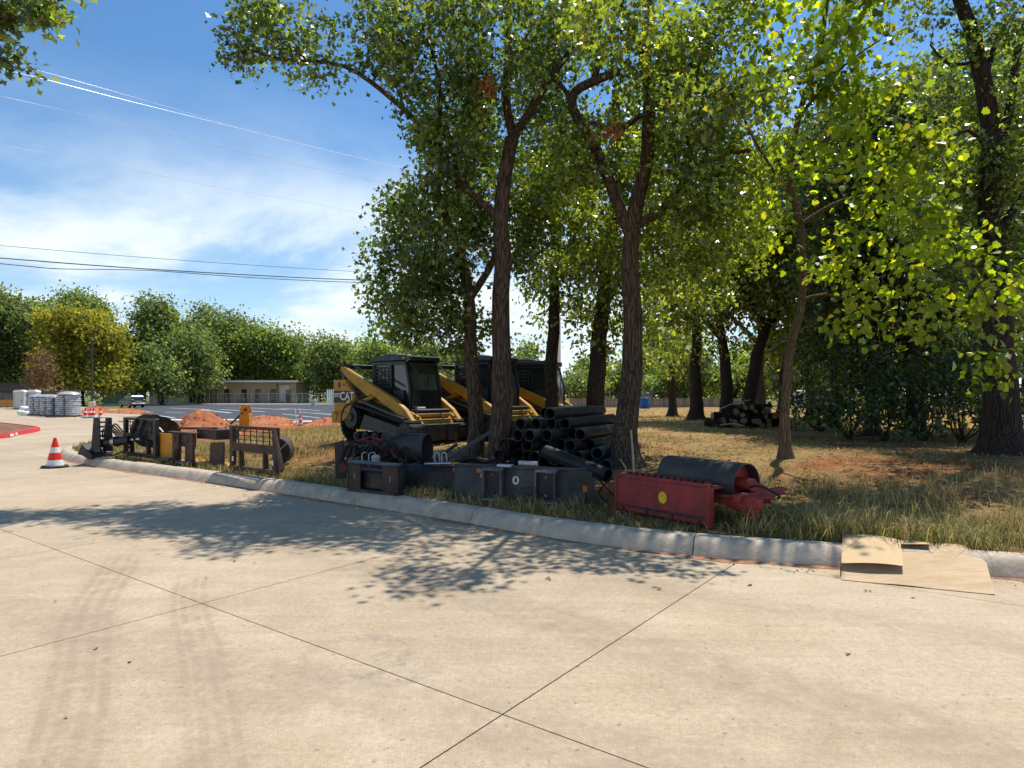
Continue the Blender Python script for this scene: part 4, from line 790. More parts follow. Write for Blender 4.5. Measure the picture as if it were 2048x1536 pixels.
far_tree(325, 808, 108, 690, 62, 'smaller round green tree in front of the pale shed', 55); far_tree(440, 805, 138, 612, 72, 'tall green tree over the left end of the tan building', 56)
far_tree(520, 805, 136, 640, 78, 'bright green tree over the middle of the tan building', 57, LGR); far_tree(585, 805, 137, 665, 52, 'light green tree over the right end of the tan building', 58, LGR)
far_tree(398, 806, 114, 690, 46, 'green tree in front of the left corner of the tan building', 91)
far_tree(665, 805, 128, 675, 66, 'grey-green rounded tree behind the right light pole', 59); far_tree(760, 805, 120, 680, 60, 'light green tree behind the nearest loader cab', 60, LGR)
far_tree(850, 805, 125, 690, 70, 'green tree seen between the loader cabs', 61); far_tree(1045, 800, 90, 690, 52, 'dark round treetop behind the farthest loader cab', 62); far_tree(1195, 802, 84, 722, 66, 'light green tree beyond the wooden fence', 63, LGR)
far_tree(1290, 802, 78, 690, 60, 'green tree beyond the fence right of the tall reddish trunk', 64, FARG, .3, .5); far_tree(1370, 802, 72, 700, 70, 'green tree filling the back of the clearing', 65, FARG, .3, .5); far_tree(1470, 802, 70, 690, 70, 'green tree behind the curved trunk in the clearing', 66, LGR, .3, .5)
far_tree(1570, 802, 66, 670, 70, 'green tree behind the slender bright tree', 67, FARG, .3, .5); far_tree(1680, 802, 60, 660, 90, 'green tree at the back of the thicket', 68, FARG, .3, .5); far_tree(1850, 802, 56, 600, 150, 'wide green tree closing the view behind the thicket', 69, FARG, .25, .5); far_tree(2050, 802, 60, 560, 130, 'green tree at the far right edge behind the grove', 70, FARG, .25, .5)
for k, (px, top, hw) in enumerate(((-20, 640, 90), (100, 650, 80), (230, 660, 80), (395, 650, 90), (480, 668, 70), (560, 690, 70), (640, 700, 70), (720, 705, 70), (800, 700, 80), (900, 705, 80))):
    far_tree(px, 800, 165, top, hw, ['back-row tree at the far left edge', 'back-row tree behind the portable toilets', 'back-row tree between the yellowish and the forked tree', 'back-row tree behind the left of the tan building', 'back-row tree behind the middle of the tan building', 'back-row tree behind the right of the tan building', 'back-row tree behind the right light pole', 'back-row tree left of the nearest loader cab', 'back-row tree behind the nearest loader', 'back-row tree behind the middle loader'][k], 80+k, FARG, .2, .75)
for k, px in enumerate(range(1160, 1760, 60)):
    far_tree(px, 802, 74+k % 3*4, 752-(k*37) % 23, 48, 'low leafy shrub in the back hedge, '+['first', 'second', 'third', 'fourth', 'fifth', 'sixth', 'seventh', 'eighth', 'ninth', 'tenth'][k]+' from the left', 100+k, [FARG, LGR][k % 2], .8, .42, .08, 'shrub')
far_tree(84, 806, 84, 700, 9, 'narrow dead brown tree beside the portable toilets', 71, [((.16, .10, .06), 1.)], .5, .3, .1)
def litter(name, label, xy, size, pal, lift=.012):
    n = len(xy); z = np.maximum(terr(xy[:, 0], xy[:, 1]), 0)+lift*RNG.random(n)+.004; pos = np.stack([xy[:, 0], xy[:, 1], z], 1)
    d = np.stack([RNG.normal(0, 1, n), RNG.normal(0, 1, n), RNG.normal(0, .22, n)], 1); k = RNG.integers(0, len(pal), n)
    t = leaf_template('simple'); R = rot_frames(d, RNG.normal(0, .35, n)); V = np.einsum('nij,kj->nki', R, t)*(size*RNG.uniform(.5, 1.3, n))[:, None, None]+pos[:, None]
    C = np.repeat(np.concatenate([np.array(pal)[k]*RNG.uniform(.6, 1.3, (n, 1)), np.ones((n, 1))], 1), len(t), 0)
    tag(link_mesh(name, fast_mesh(name, V.reshape(-1, 3), np.arange(n*len(t)), np.full(n, len(t)), C), None, M['far_leaf']), label, 'leaf litter', kind='stuff')
BRN = [(.22, .12, .055), (.30, .18, .085), (.14, .075, .04), (.38, .25, .12)]
q_ = np.stack([RNG.uniform(-5, 12, 9000), RNG.uniform(8, 20, 9000)], 1); q_ = q_[kdist(q_[:, 0], q_[:, 1]) > .4]
litter('leaf_litter', 'brown dead leaves scattered over the soil under the trees', q_, .075, BRN)
q_ = along_kerb(260, -6, 7, .01); q_ = q_-np.stack([np.abs(RNG.normal(0, .16, 260))*.6+.22, np.abs(RNG.normal(0, .16, 260))*.8+.28], 1); q_ = q_[kdist(q_[:, 0], q_[:, 1]) < -.02]
litter('gutter_litter', 'small crumbs of dead leaf lying in the gutter along the kerb', q_, .03, BRN, .004)
print('LEAVES', tree.total)
# ------------------------------------------------------------------ compact track loaders
def hose(mb, pts, r=.014, n=6): mb.tube(smooth_path(pts, .06), r, n); return mb
def make_loader(label):
    t = thing('track_loader', label, 'loader', (0, 0, 0), 0, 'yellow and black compact track loaders parked side by side')
    outer = [(-1.36, .52), (-1.30, .26), (-1.05, .03), (-.9, .0), (1.05, .0), (1.25, .06), (1.42, .24), (1.43, .40), (1.30, .55), (1.1, .61), (-.55, .93), (-.95, 1.0), (-1.22, .90), (-1.35, .70)]
    cx = sum(p[0] for p in outer)/len(outer); cz = .45
    for s in (-1, 1):
        y0, y1 = s*.58, s*1.0; ya, yb = min(y0, y1), max(y0, y1)
        pts = [Vector((x, 0, z)) for x, z in outer]; ring = smooth_path(pts+[pts[0]], .05)[:-1]
        n = len(ring); inn = []
        for k in range(n):
            tg = (ring[(k+1) % n]-ring[k-1]).normalized(); nn = Vector((-tg.z, 0, tg.x)); c_ = Vector((cx, 0, cz))
            if nn.dot(c_-ring[k]) < 0: nn = -nn
            inn.append((ring[k]+nn*.045, nn))
        vs = []
        for k in range(n):
            for p, y in ((ring[k], ya), (ring[k], yb), (inn[k][0], yb), (inn[k][0], ya)): vs.append((p.x, y, p.z))
        fs = [(k*4+q, k*4+(q+1) % 4, ((k+1) % n)*4+(q+1) % 4, ((k+1) % n)*4+q) for k in range(n) for q in range(4)]
        belt = MB().add(vs, fs)
        for k in range(0, n, 2):
            p, nn = ring[k], inn[k][1]; an = math.atan2(nn.x, nn.z)
            belt.box((p.x-nn.x*.012, (ya+yb)/2, p.z-nn.z*.012), (.045, yb-ya-.02, .04), (0, an, 0))
        tr = belt.build('track', M['rubber'], t)
        ym = (ya+yb)/2
        for x, z, r, nm in ((-.98, .64, .30, 'sprocket'), (1.12, .31, .25, 'idler'), (-.75, .17, .12, 'roller'), (-.38, .17, .12, 'roller'), (0, .17, .12, 'roller'), (.38, .17, .12, 'roller'), (.74, .17, .12, 'roller')):
            mb = MB().cyl((x, ya+.03, z), (x, yb-.03, z), r*.93, 18).cyl((x, ya-.01, z), (x, yb+.01, z), r*.35, 12)
            if nm == 'sprocket':
                for k in range(12): an = k*math.pi/6; mb.box((x+math.cos(an)*r*.95, ym, z+math.sin(an)*r*.95), (.07, .2, .06), (0, -an, 0))
            mb.build(nm, M['black_steel'], tr, True)
        MB().prism([(-.7, .35), (.9, .22), (.95, .42), (.3, .56), (-.5, .72)], ya+.1, yb-.1).build('track_frame', M['grey_plate'], t, bevel=.01)
    # chassis, body sides
    MB().box((0, 0, .62), (2.3, 1.1, .5)).build('chassis', M['black_steel'], t, bevel=.02)
    for s in (-1, 1):
        y0, y1 = sorted((s*.56, s*.64))
        MB().prism([(-.55, .95), (.95, .52), (1.22, .52), (1.25, .70), (1.0, .80), (-.45, 1.12)], y0, y1).build('side_plate', M['cat_yellow'], t, bevel=.012)
        MB().prism([(-.62, 1.05), (1.1, .62), (1.12, .66), (-.6, 1.1)], *sorted((s*.64, s*.98))).build('fender', M['grey_plate'], t)
    # engine housing at the rear
    MB().prism([(-1.62, .55), (-1.62, 1.62), (-1.15, 1.64), (-.45, 1.45), (-.45, .6)], -.62, .62).build('engine_housing', M['black_steel'], t, bevel=.02)
    for s in (-1, 1):
        y0, y1 = sorted((s*.88, s*.99))
        tw = MB().prism([(-1.66, .72), (-1.70, 1.62), (-1.22, 1.62), (-.82, 1.22), (-.80, 1.10), (-.98, .86), (-1.02, .74)], y0, y1).build('rear_tower', M['cat_yellow'], t, bevel=.012)
        ys = s*.993
        band = MB().prism([(-1.685, 1.02), (-1.69, 1.33), (-.96, 1.33), (-.86, 1.22), (-.84, 1.10), (-.89, 1.02)], *sorted((ys, ys+s*.003))).build('black_band', M['decal_black'], tw)
        def letters(txt, x, z, size, m, off=.0035):
            me = text_mesh(txt, size, .001); o = link_mesh('lettering', me, tw, m); o.location = (x, ys+s*off, z)
            o.rotation_euler = (math.pi/2, 0, 0 if s < 0 else math.pi); return o
        letters('CAT', -1.09, 1.18, .30, M['decal_white'], .006); letters('297D', -1.51, 1.21, .15, M['decal_white'], .006)
        tri = MB().prism([(-1.15, 1.02), (-1.0, 1.02), (-.93, 1.08), (-1.08, 1.08)], *sorted((ys+s*.0035, ys+s*.005))).build('logo_mark', M['decal_yellow'], tw)
        MB().prism([(-1.47, 1.42), (-1.435, 1.40), (-1.40, 1.42), (-1.38, 1.50), (-1.42, 1.56), (-1.45, 1.56), (-1.49, 1.50)], *sorted((ys, ys+s*.003))).build('warning_mark', M['decal_black'], tw)
        MB().prism([(-1.25, 1.46), (-1.12, 1.46), (-1.22, 1.50), (-1.3, 1.50)], *sorted((ys, ys+s*.003))).build('small_print', M['decal_red'], tw)
        bp = MB().prism([(-1.78, .48), (-1.80, .80), (-1.02, .80), (-1.15, .62), (-1.40, .48)], y0, y1).build('bumper_side', M['cat_yellow'], t, bevel=.01)
        me = text_mesh('7', .30, .001); o = link_mesh('lettering', me, bp, M['decal_red']); o.location = (-1.55, ys+s*.004, .63); o.rotation_euler = (math.pi/2, 0, 0 if s < 0 else math.pi)
    rb = MB().box((-1.70, 0, .64), (.2, 1.78, .32)).build('rear_bumper', M['cat_yellow'], t, bevel=.02)
    MB().box((-1.64, 0, 1.2), (.08, 1.15, .75)).build('rear_door', M['grey_plate'], t, bevel=.015)
    for s in (-1, 1): MB().box((-1.72, s*.72, 1.02), (.04, .16, .12)).build('tail_lamp', M['tail_red'], t, bevel=.01)
    # lift arms
    for s in (-1, 1):
        y0, y1 = sorted((s*.72, s*.86))
        MB().prism([(-1.60, 1.96), (-1.46, 1.97), (-.2, 1.46), (.62, 1.12), (1.04, .86), (1.30, .58), (1.36, .30), (1.32, .18), (1.18, .18), (1.10, .42), (.86, .68), (.45, .88), (-.25, 1.22), (-.42, 1.18), (-.55, 1.25), (-1.30, 1.66), (-1.52, 1.86)], y0, y1).build('lift_arm', M['cat_yellow'], t, bevel=.015)
        MB().bar((-1.52, s*.79, 1.92), (-1.42, s*.79, 1.25), .09, .13).bar((-1.45, s*.79, 1.3), (-.5, s*.79, 1.22), .07, .07).build('arm_link', M['black_steel'], t)
        cy = MB().cyl((-.95, s*.80, 1.0), (-.2, s*.80, 1.18), .055, 12).build('lift_cylinder', M['cat_yellow'], t, True); MB().cyl((-.2, s*.80, 1.18), (.15, s*.80, 1.27), .028, 10).build('rod', M['chrome'], cy, True)
        hm = MB(); hose(hm, [(-1.5, s*.76, 2.03), (-1.1, s*.76, 1.97), (-.6, s*.76, 1.78), (.3, s*.76, 1.42)], .013); hose(hm, [(-1.48, s*.80, 2.05), (-1.0, s*.8, 1.98), (-.5, s*.8, 1.76), (.2, s*.8, 1.48)], .013)
        hm.build('hydraulic_hose', M['rubber'], t, True)
        tc_ = MB().cyl((1.0, s*.5, .85), (1.3, s*.5, .42), .05, 12).build('tilt_cylinder', M['cat_yellow'], t, True); MB().cyl((1.3, s*.5, .42), (1.4, s*.5, .28), .025, 10).build('rod', M['chrome'], tc_, True)
        MB().box((-1.54, s*.79, 1.97), (.10, .05, .26)).build('hose_guard', M['black_steel'], t)
    MB().box((-1.45, 0, 1.98), (.1, 1.5, .12)).build('arm_crossmember', M['black_steel'], t, bevel=.01)
    MB().box((1.18, 0, .55), (.12, 1.45, .16)).box((1.02, 0, .72), (.3, 1.4, .08)).build('front_crossmember', M['cat_yellow'], t, bevel=.01)
    MB().prism([(1.30, .10), (1.40, .10), (1.44, .50), (1.36, .52)], -.58, .58).box((1.42, -.35, .3), (.08, .3, .42)).box((1.42, .35, .3), (.08, .3, .42)).build('quick_coupler', M['black_steel'], t, bevel=.01)
    # cab
    cab = [(-.62, .98), (-.62, 1.95), (-.50, 2.10), (.52, 2.10), (.68, 2.0), (.80, 1.45), (.80, .75), (.45, .75)]
    for s in (-1, 1):
        def pil(a, b, wd=.08): return MB().bar((a[0], s*.50, a[1]), (b[0], s*.50, b[1]), wd, wd)
        pil((-.60, 1.0), (-.60, 2.0)).build('cab_pillar', M['black_gloss'], t, bevel=.01); pil((.66, 2.03), (.82, 1.4)).bar((.82, s*.5, 1.4), (.80, s*.5, .75), .08, .08).build('cab_pillar', M['black_gloss'], t, bevel=.01)
        pil((-.6, 1.02), (.8, 1.02), .1).bar((-.6, s*.5, 2.03), (.66, s*.5, 2.03), .09, .09).bar((.14, s*.5, 1.0), (.10, s*.5, 2.03), .07, .06).build('cab_rail', M['black_gloss'], t)
        gw = MB().prism([(-.58, 1.05), (-.58, 2.0), (.62, 2.0), (.78, 1.42), (.76, 1.05)], *sorted((s*.475, s*.482))).build('side_window', M['glass_dark'], t)
        gm_ = MB()
        for k in range(9): z = 1.12+k*.1; gm_.box((-.24, s*.515, z), (.62, .012, .045))
        for k in range(5): x = -.53+k*.145; gm_.box((x, s*.523, 1.52), (.03, .006, .86))
        gm_.box((.40, s*.515, 1.2), (.42, .012, .28))
        gm_.build('window_guard', M['mesh_grey'], t)
        MB().prism([(-.6, .7), (-.6, 1.0), (.78, 1.0), (.8, .62)], *sorted((s*.46, s*.53))).build('cab_side', M['black_steel'], t, bevel=.01)
    MB().box((.03, 0, 2.14), (1.46, 1.18, .15)).build('cab_roof', M['black_gloss'], t, bevel=.03)
    MB().box((-.25, 0, 2.25), (.5, .55, .09)).build('roof_hatch', M['grey_plate'], t, bevel=.02)
    MB().box((-.62, 0, 1.5), (.05, .98, 1.05)).build('cab_back', M['black_gloss'], t)
    fd = MB().bar((.70, -.46, 2.0), (.86, -.46, 1.35), .06, .05).bar((.70, .46, 2.0), (.86, .46, 1.35), .06, .05).bar((.86, -.46, 1.35), (.84, -.46, .72), .06, .05).bar((.86, .46, 1.35), (.84, .46, .72), .06, .05).bar((.70, -.46, 2.0), (.70, .46, 2.0), .06, .06).bar((.84, -.46, .74), (.84, .46, .74), .08, .06).build('front_door', M['black_gloss'], t)
    MB().add([(.71, -.45, 1.98), (.71, .45, 1.98), (.865, .45, 1.35), (.865, -.45, 1.35), (.845, .45, .76), (.845, -.45, .76)], [(0, 1, 2, 3), (3, 2, 4, 5)]).build('pane', M['glass_dark'], fd)
    MB().tube([(.88, -.2, 1.0), (.90, 0, 1.25), (.87, .05, 1.7)], .012, 6).build('wiper', M['black_gloss'], fd)
    MB().box((-.1, 0, 1.15), (.5, .5, .14)).box((-.32, 0, 1.5), (.12, .48, .62)).build('seat', M['black_steel'], t, bevel=.04)
    for s in (-1, 1): MB().box((.70, s*.40, 2.12), (.08, .2, .09)).build('work_lamp', M['chrome'], t, bevel=.01)
    MB().box((.98, -.28, .86), (.1, .22, .12)).build('document_holder', M['decal_white'], t, bevel=.01)
    mb = MB(); hose(mb, [(1.0, .2, .8), (1.2, .25, .7), (1.35, .1, .5), (1.3, -.1, .3)]); hose(mb, [(1.0, .1, .8), (1.25, .15, .75), (1.4, 0, .55), (1.35, -.2, .35)]); mb.build('front_hoses', M['rubber'], t, True)
    MB().cyl((-1.3, .2, 1.6), (-1.3, .2, 1.85), .05, 12).build('exhaust_stub', M['black_steel'], t, True)
    MB().tube([(-1.0, .0, 2.0), (-.62, .0, 2.0)], .025, 8).tube([(-1.5, .6, 2.0), (-.6, .45, 2.04)], .02, 8).build('rear_rail', M['black_steel'], t, True)
    return t
def place(px, d): x = (px-CX)*d/F; return Vector((x, d, tz(x, d)))
L1 = make_loader('nearest yellow compact track loader, its whole left-hand rear panel in the open')
L1.location = place(808, 17.0); L1.rotation_euler = (0, 0, math.radians(-40))
L1.location.z += .02
p2 = place(968, 18.2); dup(L1, p2+Vector((0, 0, .02)), math.radians(-40), 'middle yellow track loader mostly hidden behind the two oak trunks')
p3 = place(1066, 20.0); dup(L1, p3+Vector((0, 0, .0)), math.radians(-22), 'farthest yellow track loader, its glazed cab showing above the pipe stack')
# ------------------------------------------------------------------ stack of black pipes
PD = Vector((1.65, 3.1, 0)).normalized(); PN = Vector((PD.y, -PD.x, 0)); PR = .108
pipe_me = {}
def pipe_obj(c, L, m, label, rz=None, tilt=0, group='black pipes in the stack', r=PR):
    key = (round(L, 1), m, r)
    if key not in pipe_me:
        mb = MB().pipe((0, 0, 0), (0, L, 0), r, r*.86, 22)
        me = mb.mesh('pipe', True); me.materials.append(M[m]); pipe_me[key] = me
    o = link_mesh('pipe', pipe_me[key]); o.location = c; o.rotation_euler = (tilt, random.uniform(0, 6), math.atan2(-PD.x, PD.y) if rz is None else rz)
    o.rotation_mode = 'XYZ'
    return tag(o, label, 'pipe', group)
pb = place(1076, 11.7); rr = random.Random(5)
ROWN = ['bottom', 'second', 'third', 'fourth', 'fifth', 'top']; rows = [9, 8, 7, 6, 4, 2]; xoff = [-.72, -.66, -.62, -.52, -.40, -.18]
ORD = ['first', 'second', 'third', 'fourth', 'fifth', 'sixth', 'seventh', 'eighth', 'ninth']
for r_, (k_, x0) in enumerate(zip(rows, xoff)):
    for q in range(k_):
        off = x0+q*.226+(rr.uniform(-.01, .01)); fw_ = rr.uniform(-.38, .34)+(.35 if q > k_-3 else 0)+(r_*.02)
        c_ = Vector((pb.x, pb.y, pb.z))+PN*off+PD*fw_; c_.z = pb.z+.112+r_*.188
        L_ = rr.choice([2.4, 2.6, 2.8])
        o = pipe_obj(c_, L_, 'pipe_black', f'black pipe, {ORD[q]} from the left in the {ROWN[r_]} row of the stack')
        o.rotation_euler = (rr.uniform(-.006, .006), 0, math.atan2(-PD.x, PD.y)+rr.uniform(-.012, .012))
for (c_, rz, L_, lb, m) in ((place(1178, 11.2)+Vector((0, 0, .12)), -.35, 2.6, 'black pipe lying on the ground at the right foot of the stack', 'pipe_black'), (place(1192, 11.5)+Vector((.02, 0, .31)), -.33, 2.4, 'dark teal pipe resting on top of the ground pipe at the right of the stack', 'pipe_teal'), (place(1205, 11.3)+Vector((.05, 0, .12)), -.30, 2.2, 'dark teal pipe on the ground beside the reddish trunk', 'pipe_teal')):
    pipe_obj(c_, L_, m, lb, rz)
a_ = P(1092, 903, 10.6); b_ = P(1212, 950, 9.7); d_ = b_-a_; 
o = pipe_obj(a_, round(d_.length, 1), 'pipe_black', 'loose black pipe slanting down in front of the stack behind the black bucket'); o.rotation_euler = Vector((0, 1, 0)).rotation_difference(d_).to_euler()
# ------------------------------------------------------------------ red soil conditioner: long toothed box and black drum
# a long toothed box that faces the kerb and a drum behind it; the box runs from (1232,1000) to (1420,1058) in the photograph
ca = G(1234, 1022); cb = G(1418, 1060); ax = Vector((cb.x-ca.x, cb.y-ca.y, 0)); Lb = ax.length; rz = math.atan2(ax.y, ax.x)
sc_ = thing('soil_conditioner', 'red soil conditioner with a toothed box and a big black roller drum by the kerb', 'attachment', ca, rz)
hb = .42
MB().box((Lb/2, 0, hb/2+.03), (Lb, .03, hb)).build('front_plate', M['red_paint'], sc_, bevel=.006)
MB().box((Lb/2, .16, hb+.02), (Lb, .30, .025)).build('top_plate', M['red_paint'], sc_, bevel=.005)
for x in (0, Lb): MB().prism([(-.03, .0), (.07, .0), (.07, hb+.03), (-.03, hb+.05)], x-.016, x+.016, 'x').build('end_plate', M['red_paint'], sc_, bevel=.006)
nt_ = 13
for k in range(nt_): x = .1+(Lb-.2)*k/(nt_-1); MB().prism([(.06, hb+.03), (.17, hb+.03), (.15, hb+.095), (.10, hb+.095)], x-.032, x+.032, 'x').build('tooth', M['red_dark'], sc_)
MB().box((Lb/2, .03, hb+.05), (Lb, .03, .05)).build('tooth_rail', M['red_paint'], sc_, bevel=.005)
for k in range(4): MB().box((.12+k*(Lb-.24)/3, -.022, .06), (.03, .015, .10)).build('gusset', M['red_dark'], sc_)
MB().box((Lb/2, -.02, .10), (Lb-.02, .012, .03)).build('wear_strip', M['rusty_brown'], sc_)
n = 24; MB().add([(Lb*.54+.063*math.cos(2*math.pi*k/n), -.019, .27+.072*math.sin(2*math.pi*k/n)) for k in range(n)]+[(Lb*.54, -.019, .27)], [(k, (k+1) % n, n) for k in range(n)]).build('round_sticker', M['decal_yellow'], sc_)
fr = MB().box((.28, .75, .34), (.09, 1.0, .09)).box((Lb+.20, .72, .34), (.09, 1.0, .09)).box((Lb/2+.3, .34, .30), (Lb+.3, .09, .12)).build('frame', M['red_paint'], sc_, bevel=.008)
MB().box((Lb+.16, .45, .27), (.36, .22, .16)).box((Lb+.30, .35, .2), (.22, .04, .14)).build('motor_mount', M['red_paint'], sc_, bevel=.01)
dr = .245; d0, d1 = Vector((.34, .66, .47)), Vector((Lb+.14, .54, .47))
drum = MB().pipe(d0, d1, dr, dr-.016, 40).build('drum', M['drum_black'], sc_, True)
dv = (d1-d0).normalized(); MB().cyl(d1-dv*.16, d1-dv*.14, dr-.017, 32).cyl(d1-dv*.14, d1+dv*.09, .075, 14).build('drum_hub', M['red_paint'], drum, True)
MB().cyl(d0-dv*.05, d0+dv*.1, .07, 14).build('drum_axle', M['red_paint'], drum, True)
MB().bar(d1+dv*.06, (Lb+.22, .8, .36), .05, .12).build('bearing_arm', M['red_paint'], sc_, bevel=.006)
MB().bar((.12, .55, .40), (.5, 1.05, .46), .07, .05).bar((.0, .5, .42), (.36, 1.1, .44), .05, .05).build('swivel_arm', M['red_paint'], sc_, bevel=.005)
MB().cyl((Lb+.0, .26, .34), (Lb+.50, .46, .36), .024, 10).build('angle_cylinder', M['red_paint'], sc_, True); MB().cyl((Lb+.0, .36, .28), (Lb+.42, .58, .30), .02, 10).build('angle_cylinder', M['red_dark'], sc_, True)
for hp in ([(Lb+.15, .5, .42), (Lb+.35, .45, .48), (Lb+.5, .6, .38), (Lb+.35, .85, .3)], [(.1, .4, .4), (-.2, .25, .42), (-.42, .1, .2), (-.35, .2, .04)]): hose(MB(), hp, .014).build('hose', M['rubber'], sc_, True)
# ------------------------------------------------------------------ black bucket seen from behind
ba = G(906, 996); bb_ = G(1168, 1010); ax = Vector((bb_.x-ba.x, bb_.y-ba.y, 0)); Lk = ax.length
bk = thing('loader_bucket', 'wide black loader bucket standing with its mounting back towards the kerb', 'bucket', ba, math.atan2(ax.y, ax.x))
hk = .50; lean = .06
def plate(mb, x0, x1, z0, z1, y, th=.02): mb.prism([(y, z0), (y+th, z0), (y+th+lean*(z1-z0)/hk, z1), (y+lean*(z1-z0)/hk, z1)], x0, x1, 'x'); return mb
plate(MB(), 0, Lk*.36, .02, hk, 0).build('left_back_plate', M['dark_steel'], bk, bevel=.004)
plate(MB(), Lk*.36+.004, Lk*.72, .02, hk-.03, .05).build('middle_back_plate', M['dark_steel'], bk, bevel=.004)
plate(MB(), Lk*.72+.004, Lk, .02, hk-.02, .02).build('right_back_plate', M['dark_steel'], bk, bevel=.004)
MB().box((Lk/2, .10, hk-.01), (Lk, .12, .035)).build('top_lip', M['dark_steel'], bk, bevel=.006)
for x0, x1 in ((.26*Lk, .40*Lk), (.66*Lk, .80*Lk)):
    mp_ = MB()
    mp_.box((x0, -.05, .25), (.022, .10, .44)).box((x1, -.05, .25), (.022, .10, .44)).box(((x0+x1)/2, -.055, .045), (x1-x0, .11, .022)).box(((x0+x1)/2, -.03, .46), (x1-x0+.05, .09, .025), (.35, 0, 0))
    mp_.build('mounting_bracket', M['worn_steel'], bk, bevel=.005)
    MB().box(((x0+x1)/2, -.012, .25), (x1-x0-.02, .012, .40)).build('bracket_face', M['black_steel'], bk)
    for zb_ in (.12, .38): MB().cyl(((x0+x1)/2, -.02, zb_), ((x0+x1)/2, -.035, zb_), .022, 8).build('bolt', M['worn_steel'], bk)
    MB().box(((x0+x1)/2, -.085, .03), (x1-x0+.06, .08, .012)).build('lower_hook', M['plastic_grey'], bk)
for x in (0, Lk): MB().prism([(.0, .02), (.5, .02), (.56, .08), (.40, .30), (.12, hk)], x-.012, x+.012, 'x').build('side_plate', M['black_steel'], bk, bevel=.004)
MB().box((Lk/2, .30, .03), (Lk, .56, .02)).build('floor_plate', M['black_steel'], bk)
MB().box((Lk/2, .045, .20), (Lk*.35, .012, .02)).box((Lk/2, .045, .12), (Lk*.35, .012, .02)).build('stiffener', M['dark_steel'], bk)
n = 24; st_ = MB().add([(Lk*.485+.052*math.cos(2*math.pi*k/n), .069, .30+.062*math.sin(2*math.pi*k/n)) for k in range(n)]+[(Lk*.485, .067, .30)], [(k, (k+1) % n, n) for k in range(n)]).build('round_sticker', M['decal_white'], bk)
MB().add([(Lk*.485-.022, .064, .28), (Lk*.485+.02, .064, .27), (Lk*.485+.024, .066, .33), (Lk*.485-.01, .066, .345)], [(0, 1, 2, 3)]).build('worn_print', M['dark_steel'], st_)
for (x, z, w_, h_) in ((.20*Lk, .42, .07, .055), (.235*Lk, .41, .05, .06), (.225*Lk, .35, .055, .05)):
    MB().box((x, -.001+lean*z/hk, z), (w_, .004, h_), (-lean/hk, 0, 0)).build('warning_label', M['decal_orange'] if w_ > .06 else M['stake_wood'], bk)
mb = MB(); mb.cyl((Lk*.5, .12, hk+.05), (Lk*.64, .13, hk+.045), .035, 12).build('grab_tube', M['galv'], bk, True)
MB().box((Lk*.40, .08, hk+.01), (.22, .1, .03)).build('lip_patch', M['plastic_grey'], bk)
ga = G(1172, 1008); gp = thing('steel_plate', 'grey rusted steel plate with a round decal leaning right of the black bucket', 'plate', ga+Vector((-.02, .02, 0)), math.radians(-20))
MB().prism([(-.22, .0), (.20, .0), (.12, .46), (-.20, .50)], 0, .02).build('plate', M['grey_plate'], gp, bevel=.003); gp.rotation_euler = (math.radians(12), 0, math.radians(-20))
MB().box((.02, -.004, .22), (.06, .004, .09)).build('decal', M['decal_orange'], gp)
MB().tube([(.1, .06, .45), (.35, .03, .2), (.55, -.05, .0)], .012, 6).build('hose_stub', M['rubber'], gp, True)
# ------------------------------------------------------------------ heap of attachments in front of the nearest loader
qa = G(698, 985); qb = G(795, 997); ax = Vector((qb.x-qa.x, qb.y-qa.y, 0)); Lq = max(.75, ax.length)
q = thing('coupler_plate', 'dark brown steel coupler plate with an open middle standing at the kerb', 'attachment', qa, math.atan2(ax.y, ax.x))
hq = .46
MB().prism([(0, 0), (.26, .0), (.26, hq), (0, hq)], -.012, .012).build('left_cheek', M['rusty_brown'], q, bevel=.004)
MB().prism([(Lq-.30, .0), (Lq, .0), (Lq, hq), (Lq-.30, hq)], -.012, .012).build('right_cheek', M['rusty_brown'], q, bevel=.004)
MB().box((Lq/2, .05, hq+.01), (Lq+.03, .14, .025), (.25, 0, 0)).build('top_flange', M['black_steel'], q, bevel=.004)
MB().box((Lq/2, .0, .04), (Lq, .07, .05)).box((-.012, .04, hq/2), (.02, .12, hq)).box((Lq+.012, .04, hq/2), (.02, .12, hq)).build('edge_frame', M['black_steel'], q, bevel=.004)
for x in (.14, Lq-.14): MB().prism([(x-.025, .30), (x+.022, .31), (x+.012, .22), (x-.008, .20)], -.0165, -.013).build('scraped_mark', M['cut_wood'], q)
MB().box((Lq/2, .2, .2), (Lq*.8, .25, .3)).build('gearbox', M['black_steel'], q, bevel=.03)
# broad red-framed roller machine behind it
ra = ground_at(770, 11.6)
r = thing('power_rake', 'dark red framed roller machine with a black drum and tangled hoses before the nearest loader', 'attachment', ra, math.radians(-6))
MB().box((.1, -.4, .22), (1.55, .10, .12)).box((.1, .35, .28), (1.55, .10, .12)).box((-.62, 0, .25), (.10, .8, .14)).box((.85, 0, .25), (.10, .8, .14)).build('frame', M['red_dark'], r, bevel=.01)
MB().pipe((.05, .1, .56), (.78, -.02, .56), .27, .25, 32).cyl((.05, .1, .56), (.08, .09, .56), .25, 28).build('drum', M['drum_black'], r, True)
MB().prism([(-.5, .2), (.02, .2), (.02, .62), (-.2, .72), (-.5, .5)], .02, .16).build('guard', M['red_dark'], r, bevel=.02)
MB().cyl((-.5, -.15, .5), (-.15, -.15, .55), .09, 14).box((-.55, -.2, .52), (.2, .18, .22)).build('hydraulic_motor', M['black_gloss'], r, True)
MB().bar((-.55, -.1, .18), (.35, .0, .92), .045, .045).bar((.62, -.1, .15), (1.25, .3, .62), .05, .05).bar((.1, -.2, .75), (.7, .1, .95), .04, .04).build('brace', M['black_steel'], r)
